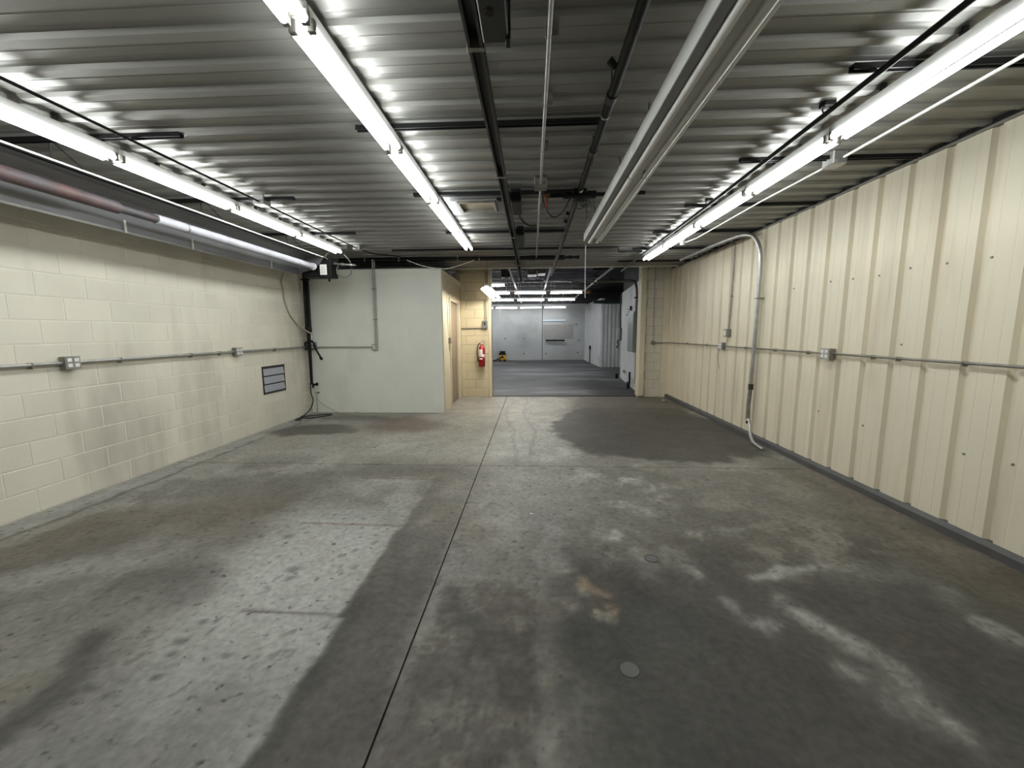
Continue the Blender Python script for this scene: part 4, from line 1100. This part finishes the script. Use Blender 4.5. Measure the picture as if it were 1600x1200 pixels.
# small conduit and box
t = thing('wall_box', (XR - 0.03, 6.38, 1.40), 'small metal box on a thin conduit dropping from the ceiling on the cream wall', 'outlet box')
O('drop_conduit', MB().tube(smooth_path([(XR - 0.08, 6.42, 2.86), (XR - 0.035, 6.40, 2.80), (XR - 0.025, 6.40, 2.65), (XR - 0.025, 6.42, 1.9), (XR - 0.025, 6.44, 1.53)]), 0.011, 8), M_galvdk, t)
O('box', MB().box(XR - 0.075, XR + 0.001, 6.40, 6.50, 1.41, 1.53, 0.005), M_galvdk, t)
O('socket_face', MB().box(XR - 0.080, XR - 0.074, 6.425, 6.475, 1.43, 1.51, 0.004), M_white, t)
O('strap', MB().box(XR - 0.036, XR + 0.001, 6.41, 6.44, 2.02, 2.04, 0.002), M_galvdk, t)
# large bent conduit
t = thing('bent_conduit', (XR - 0.05, 5.5, 0.02), 'thick grey conduit bending from the ceiling down the cream wall to the floor', 'conduit')
xa = XR - 0.078
O('conduit', MB().tube([(2.74, 7.75, 2.808), (2.80, 6.4, 2.808)] + smooth_path([(2.86, 5.95, 2.808), (2.93, 5.83, 2.80), (2.98, 5.72, 2.74), (xa, 5.62, 2.58), (xa, 5.585, 2.40), (xa, 5.585, 2.0), (xa, 5.59, 1.3), (xa, 5.60, 0.75)]), 0.027, 12), M_galv, t)
O('coupling', MB().tube([(xa, 5.59, 1.72), (xa, 5.59, 1.76)], 0.031, 12), M_galv, t)
O('coupling', MB().tube([(xa, 5.60, 0.70), (xa, 5.60, 0.78)], 0.033, 12), M_dark, t)
O('lower_conduit', MB().tube([(xa, 5.60, 0.74), (xa - 0.005, 5.62, 0.48), (xa - 0.01, 5.60, 0.28)], 0.026, 12), M_galvdk, t)
O('flexible_end', MB().tube(smooth_path([(xa - 0.01, 5.60, 0.30), (xa - 0.02, 5.52, 0.22), (xa - 0.06, 5.42, 0.12), (xa - 0.09, 5.28, 0.05), (xa - 0.09, 5.12, 0.022), (xa - 0.09, 5.04, 0.021)]), 0.019, 10), M_galv, t)
O('cable_tie', MB().tube([(xa - 0.012, 5.585, 0.255), (xa - 0.014, 5.575, 0.245)], 0.032, 10), M_black, t)
O('strap', MB().box(xa - 0.03, XR - 0.008, 5.555, 5.62, 1.92, 1.94, 0.002), M_galvdk, t)
# floor cleanout caps
for k, (cx, cy, r_, lab, ring) in enumerate(((0.795, 2.534, 0.047, 'round floor cap with dark rim, right one of the pair', True), (0.435, 2.543, 0.038, 'faint round floor cap, left one of the pair', False), (0.437, 1.633, 0.042, 'plain grey round floor cap nearest the photographer', False))):
    t = thing('floor_cleanout', (cx, cy, 0.0), lab, 'floor cap', 'round caps set in the floor')
    if ring:
        O('rim', MB().lathe(cx, cy, [(r_, 0.0005), (r_, 0.004), (r_ * 0.84, 0.0045), (r_ * 0.82, 0.002)], 28, False), M_capring, t)
    O('cap', MB().lathe(cx, cy, [(r_ * 0.82 if ring else r_, 0.0005), (r_ * 0.80 if ring else r_ * 0.97, 0.0032), (0.0, 0.0036)], 28, False), M_cap, t)
O('paper_scrap', MB().box(-0.015, 0.005, 3.158, 3.176, 0.0005, 0.004, 0.001), M_label, label='tiny white scrap on the floor in the middle of the room', cat='scrap')
O('paper_scrap', MB().box(2.86, 2.90, 8.78, 8.83, 0.0005, 0.012, 0.002), M_label, label='small white scrap on the floor by the cream wall', cat='scrap')

# ================================================================== REAR ROOM
def rear_light(x0, x1, y, z, label):
    t = thing('strip_light', ((x0 + x1) / 2, y, z - 0.02), label, 'ceiling light', 'lit strip lights of the rear room')
    O('housing', MB().box(x0 + 0.003, x1 - 0.003, y - 0.045, y + 0.045, z + 0.035, z + 0.10, 0.004), M_housing, t)
    for s in (-1, 1):
        O('tube', MB().tube([(x0 + 0.085, y + s * 0.04, z), (x1 - 0.085, y + s * 0.04, z)], 0.019, 8), E_tube2, t)
    for (a, b) in ((x0 + 0.03, x0 + 0.085), (x1 - 0.085, x1 - 0.03)):
        O('lamp_holder', MB().box(a, b, y - 0.058, y + 0.058, z - 0.022, z + 0.036, 0.003), M_greydk, t)
    for xx in (x0 + 0.2, x1 - 0.2):
        O('hanger', MB().tube([(xx, y, z + 0.1), (xx, y, ZR)], 0.006, 6), M_galv, t)
ROWS = [('nearest', 12.0, 2.865, -0.72, 2), ('second nearest', 13.9, 2.82, 1.76, 4), ('third nearest', 16.3, 2.77, 1.77, 4), ('farthest', 20.5, 2.725, 1.755, 5)]
for nm, y, z, xe, n in ROWS:
    for k in range(n):
        rear_light(xe - 1.215 * (k + 1), xe - 1.215 * k, y, z, 'rear-room strip light in %s row, %s from its right end' % (nm, ORD[k]))
for k, (xx, z) in enumerate(((-0.55, 2.98), (0.44, 2.98), (1.92, 3.0))):
    O('support_rail', MB().sweep([(xx - 0.02, z), (xx + 0.02, z), (xx + 0.02, z + 0.045), (xx - 0.02, z + 0.045)], 9.6, 20.8, 'Y'), M_galv,
      label='steel support rail above the rear-room lights, %s' % ('left one', 'middle one', 'right one')[k], cat='rail', group='support rails of the rear room')
# dark roof trusses
def truss(y, label):
    t = thing('roof_truss', (0, y, 3.1), label, 'truss', 'dark roof trusses of the rear room')
    O('bottom_chord', MB().box(-5.9, 2.6, y - 0.04, y + 0.04, 3.12, 3.17), M_joist, t)
    O('top_chord', MB().box(-5.9, 2.6, y - 0.04, y + 0.04, 3.48, ZR), M_joist, t)
    x = -5.8
    k = 0
    while x < 2.4:
        O('web', MB().tube([(x, y, 3.16 if k % 2 else 3.49), (x + 0.4, y, 3.49 if k % 2 else 3.16)], 0.014, 6), M_joist, t)
        x += 0.4
        k += 1
for k, y in enumerate((13.4, 15.2, 17.6, 19.8)):
    truss(y, 'dark open-web roof truss of the rear room, %s from the opening' % ORD[k])
f = thing('ribbed_sheet', (1.1, 14.5, 3.1), 'blue-grey ribbed metal sheet up in the roof of the rear room', 'metal sheet')
O('sheet', MB().box(0.35, 1.85, 12.60, 12.63, 3.05, 3.50), M_bluesheet, f)
for k in range(4):
    O('rib', MB().box(0.35, 1.85, 12.57, 12.60, 3.10 + 0.10 * k, 3.13 + 0.10 * k, 0.004), M_bluesheet, f)
t = thing('unit_heater', (-0.65, 10.9, 3.0), 'black unit heater box hanging in the roof just beyond the opening', 'heater')
O('casing', MB().box(-0.80, -0.58, 10.6, 10.95, 2.92, 3.26, 0.01), M_black, t)
O('grille', MB().box(-0.77, -0.61, 10.592, 10.602, 2.95, 3.22, 0.004), M_greydk, t)
O('hanger', MB().tube([(-0.69, 10.75, 3.25), (-0.69, 10.75, ZR)], 0.01, 6), M_dark, t)
for k, (x0, x1, z0, z1) in enumerate(((-0.12, 0.12, 3.03, 3.34), (0.16, 0.36, 3.06, 3.36))):
    t = thing('duct_box', ((x0 + x1) / 2, 11.2, z0), ('left' if k == 0 else 'right') + ' grey metal duct box between the rails in the rear roof', 'duct', 'duct boxes')
    O('casing', MB().box(x0, x1, 11.0, 11.5, z0, z1, 0.012), M_duct, t)
    O('collar', MB().tube([((x0 + x1) / 2, 11.0, (z0 + z1) / 2), ((x0 + x1) / 2, 10.96, (z0 + z1) / 2)], 0.07, 14), M_galvdk, t)
    O('hanger', MB().tube([((x0 + x1) / 2, 11.2, z1 - 0.01), ((x0 + x1) / 2, 11.2, ZR)], 0.008, 6), M_dark, t)
O('timber_beam', MB().box(-3.0, 2.2, 15.6, 15.75, 2.95, 3.08, 0.006), M_rust, label='rust-brown beam across the rear room above the light rows', cat='beam')
O('roof_cable', MB().tube(smooth_path([(0.62, 10.2, 2.88), (1.0, 10.2, 2.74), (1.5, 10.2, 2.71), (2.0, 10.2, 2.72), (2.45, 10.2, 2.76)]), 0.014, 8), M_galvdk,
  label='grey conduit sagging across the dark roof towards the electrical panel', cat='conduit')
O('pull_cord', MB().tube([(-1.60, 20.46, 2.70), (-1.60, 20.46, 1.75)], 0.010, 6), M_label, label='white pull cord hanging from the farthest light row', cat='cord')
# far wall fittings
t = thing('wall_bar', (1.22, YF - 0.1, 1.0), 'black horizontal bar fixed on the far grey wall', 'bar')
O('bar', MB().box(0.72, 1.74, YF - 0.16, YF - 0.10, 1.02, 1.10, 0.006), M_black, t)
for xx in (0.80, 1.25, 1.66):
    O('bracket', MB().box(xx - 0.02, xx + 0.02, YF - 0.11, YF - 0.019, 1.0, 1.10, 0.003), M_black, t)
t = thing('wall_strip', (1.18, YF - 0.06, 2.05), 'pale blue horizontal strip high on the far grey wall', 'strip')
O('blue_strip', MB().box(0.58, 1.79, YF - 0.085, YF - 0.019, 2.08, 2.15, 0.004), mat('pale_blue', (0.62, 0.74, 0.85), 0.4, var=0.03), t)  # narrow pale blue strip on the far wall
O('backing_board', MB().box(0.60, 2.20, YF - 0.032, YF - 0.019, 1.12, 1.90, 0.004), mat('grey_board', (0.30, 0.295, 0.285), 0.7, var=0.08), t)
# yellow vacuum by the far wall
vx, vy = -1.55, 21.0
t = thing('shop_vacuum', (vx, vy, 0.0), 'yellow and black shop vacuum with hose by the far wall', 'vacuum')
O('drum', MB().lathe(vx, vy, [(0.15, 0.05), (0.175, 0.08), (0.19, 0.30), (0.18, 0.33)], 18), M_yellow, t)
O('motor_head', MB().lathe(vx, vy, [(0.19, 0.325), (0.195, 0.36), (0.15, 0.44), (0.14, 0.47), (0.17, 0.49), (0.165, 0.515), (0.05, 0.53)], 18), M_black, t)
O('badge', MB().box(vx - 0.03, vx + 0.09, vy - 0.205, vy - 0.17, 0.18, 0.24, 0.006), M_black, t)
for a in (0.6, 2.2, 3.8, 5.4):
    wx_, wy_ = vx + 0.17 * math.cos(a), vy + 0.17 * math.sin(a)
    O('caster', MB().lathe(wx_, wy_, [(0.02, 0.0), (0.045, 0.015), (0.045, 0.07), (0.03, 0.10)], 10), M_black, t)
O('hose', MB().tube(smooth_path([(vx + 0.02, vy - 0.19, 0.27), (vx - 0.08, vy - 0.30, 0.22), (vx - 0.25, vy - 0.34, 0.10), (vx - 0.5, vy - 0.3, 0.04), (vx - 0.9, vy - 0.2, 0.035)]), 0.032, 10), M_rubber, t)

# electrical panel and pipes on the white side wall
def wallx(y):
    return 2.56 + (y - (YW + 0.2)) * (0.34 / (13.3 - YW - 0.2))
t = thing('electrical_panel', (2.48, 10.1, 1.0), 'tall grey electrical panel on the white wall just inside the opening', 'electrical panel')
O('cabinet', MB().box(wallx(9.85) - 0.155, wallx(9.85) - 0.002, 9.85, 10.40, 1.0, 1.985, 0.005), M_panelgrey, t)
O('door', MB().box(wallx(9.85) - 0.165, wallx(9.85) - 0.154, 9.87, 10.38, 1.02, 1.965, 0.003), M_panelgrey, t)
O('side_box', MB().box(wallx(10.4) - 0.09, wallx(10.4) + 0.01, 10.40, 10.52, 1.17, 1.30, 0.004), M_duct, t)
O('feeder_conduit', MB().tube(smooth_path([(wallx(10.0) - 0.08, 10.02, 1.985), (wallx(10.0) - 0.08, 10.02, 2.45), (wallx(10.0) - 0.10, 10.06, 2.64), (wallx(10.2) - 0.16, 10.2, 2.73), (2.05, 10.25, 2.745), (1.6, 10.25, 2.745)]), 0.035, 10), M_duct, t)
O('feeder_conduit', MB().tube([(wallx(9.95) - 0.06, 9.93, 0.30), (wallx(9.95) - 0.06, 9.93, 1.0)], 0.022, 8), M_galvdk, t)
O('clamp', MB().box(wallx(10) - 0.13, wallx(10) + 0.01, 9.98, 10.06, 2.30, 2.33), M_black, t)
t = thing('valve_pipe', (2.6, 10.6, 0.2), 'short pipe with black valve handle low on the white wall below the electrical panel', 'pipe')
O('pipe', MB().tube([(wallx(12.3) - 0.05, 12.0, 0.33), (wallx(10.4) - 0.06, 10.1, 0.22)], 0.024, 8), M_galv, t)
O('valve_handle', MB().box(wallx(10.6) - 0.12, wallx(10.6) - 0.08, 10.55, 10.63, 0.12, 0.45, 0.006), M_black, t)
O('union', MB().tube([(wallx(11.9) - 0.05, 11.85, 0.325), (wallx(11.9) - 0.05, 12.02, 0.333)], 0.04, 10), M_galvdk, t)
for k, (yy, dx) in enumerate(((10.75, 0.10), (13.0, 0.14))):
    t = thing('floor_stub', (wallx(yy) - dx, yy, 0.0), ('nearer' if k == 0 else 'farther') + ' black capped pipe stub on the floor along the white wall', 'pipe stub', 'black pipe stubs')
    O('stub', MB().lathe(wallx(yy) - dx, yy, [(0.045, 0.0), (0.045, 0.13), (0.05, 0.14)], 12), M_black, t)
    O('cap', MB().lathe(wallx(yy) - dx, yy, [(0.058, 0.14), (0.058, 0.17), (0.03, 0.18)], 12), M_dark, t)
for k, (yy, z, lab) in enumerate(((11.6, 2.11, 'upper'), (11.9, 1.97, 'lower'))):
    t = thing('wall_bracket', (wallx(yy) - 0.08, yy, z), lab + ' small dark bracket high on the white wall beyond the electrical panel', 'bracket', 'brackets on the white wall')
    O('arm', MB().box(wallx(yy) - 0.05, wallx(yy) + 0.0, yy - 0.35, yy + 0.05, z, z + 0.035, 0.004), M_black, t)
    O('plate', MB().box(wallx(yy) - 0.09, wallx(yy) + 0.0, yy - 0.40, yy - 0.33, z - 0.04, z + 0.08, 0.004), M_dark, t)
t = thing('wall_phone', (wallx(13.2) - 0.06, 13.2, 1.0), 'grey box with dangling cord at the end of the white wall', 'box')
O('box', MB().box(wallx(13.2) - 0.09, wallx(13.2) + 0.0, 13.1, 13.28, 1.22, 1.62, 0.01), M_duct, t)
O('cable', MB().tube(smooth_path([(wallx(13.2) - 0.04, 13.2, 1.62), (wallx(13.2) - 0.06, 13.2, 2.1), (wallx(13.2) - 0.03, 13.2, 2.7)]), 0.02, 8), M_greydk, t)
O('cord', MB().tube(smooth_path([(wallx(13.2) - 0.07, 13.15, 1.25), (wallx(13.2) - 0.14, 13.15, 1.18), (wallx(13.2) - 0.10, 13.15, 1.08), (wallx(13.2) - 0.16, 13.15, 1.02), (wallx(13.2) - 0.09, 13.15, 0.98)]), 0.018, 8), M_greydk, t)
t = thing('wall_pipe', (2.86, 19.2, 0.0), 'thin black vertical pipe low on the far right wall of the rear room', 'pipe')
O('pipe', MB().tube([(2.80, 19.6, 0.0), (2.80, 19.6, 0.80)], 0.022, 8), M_black, t)
O('valve', MB().box(2.76, 2.84, 19.54, 19.66, 0.66, 0.84, 0.01), M_black, t)
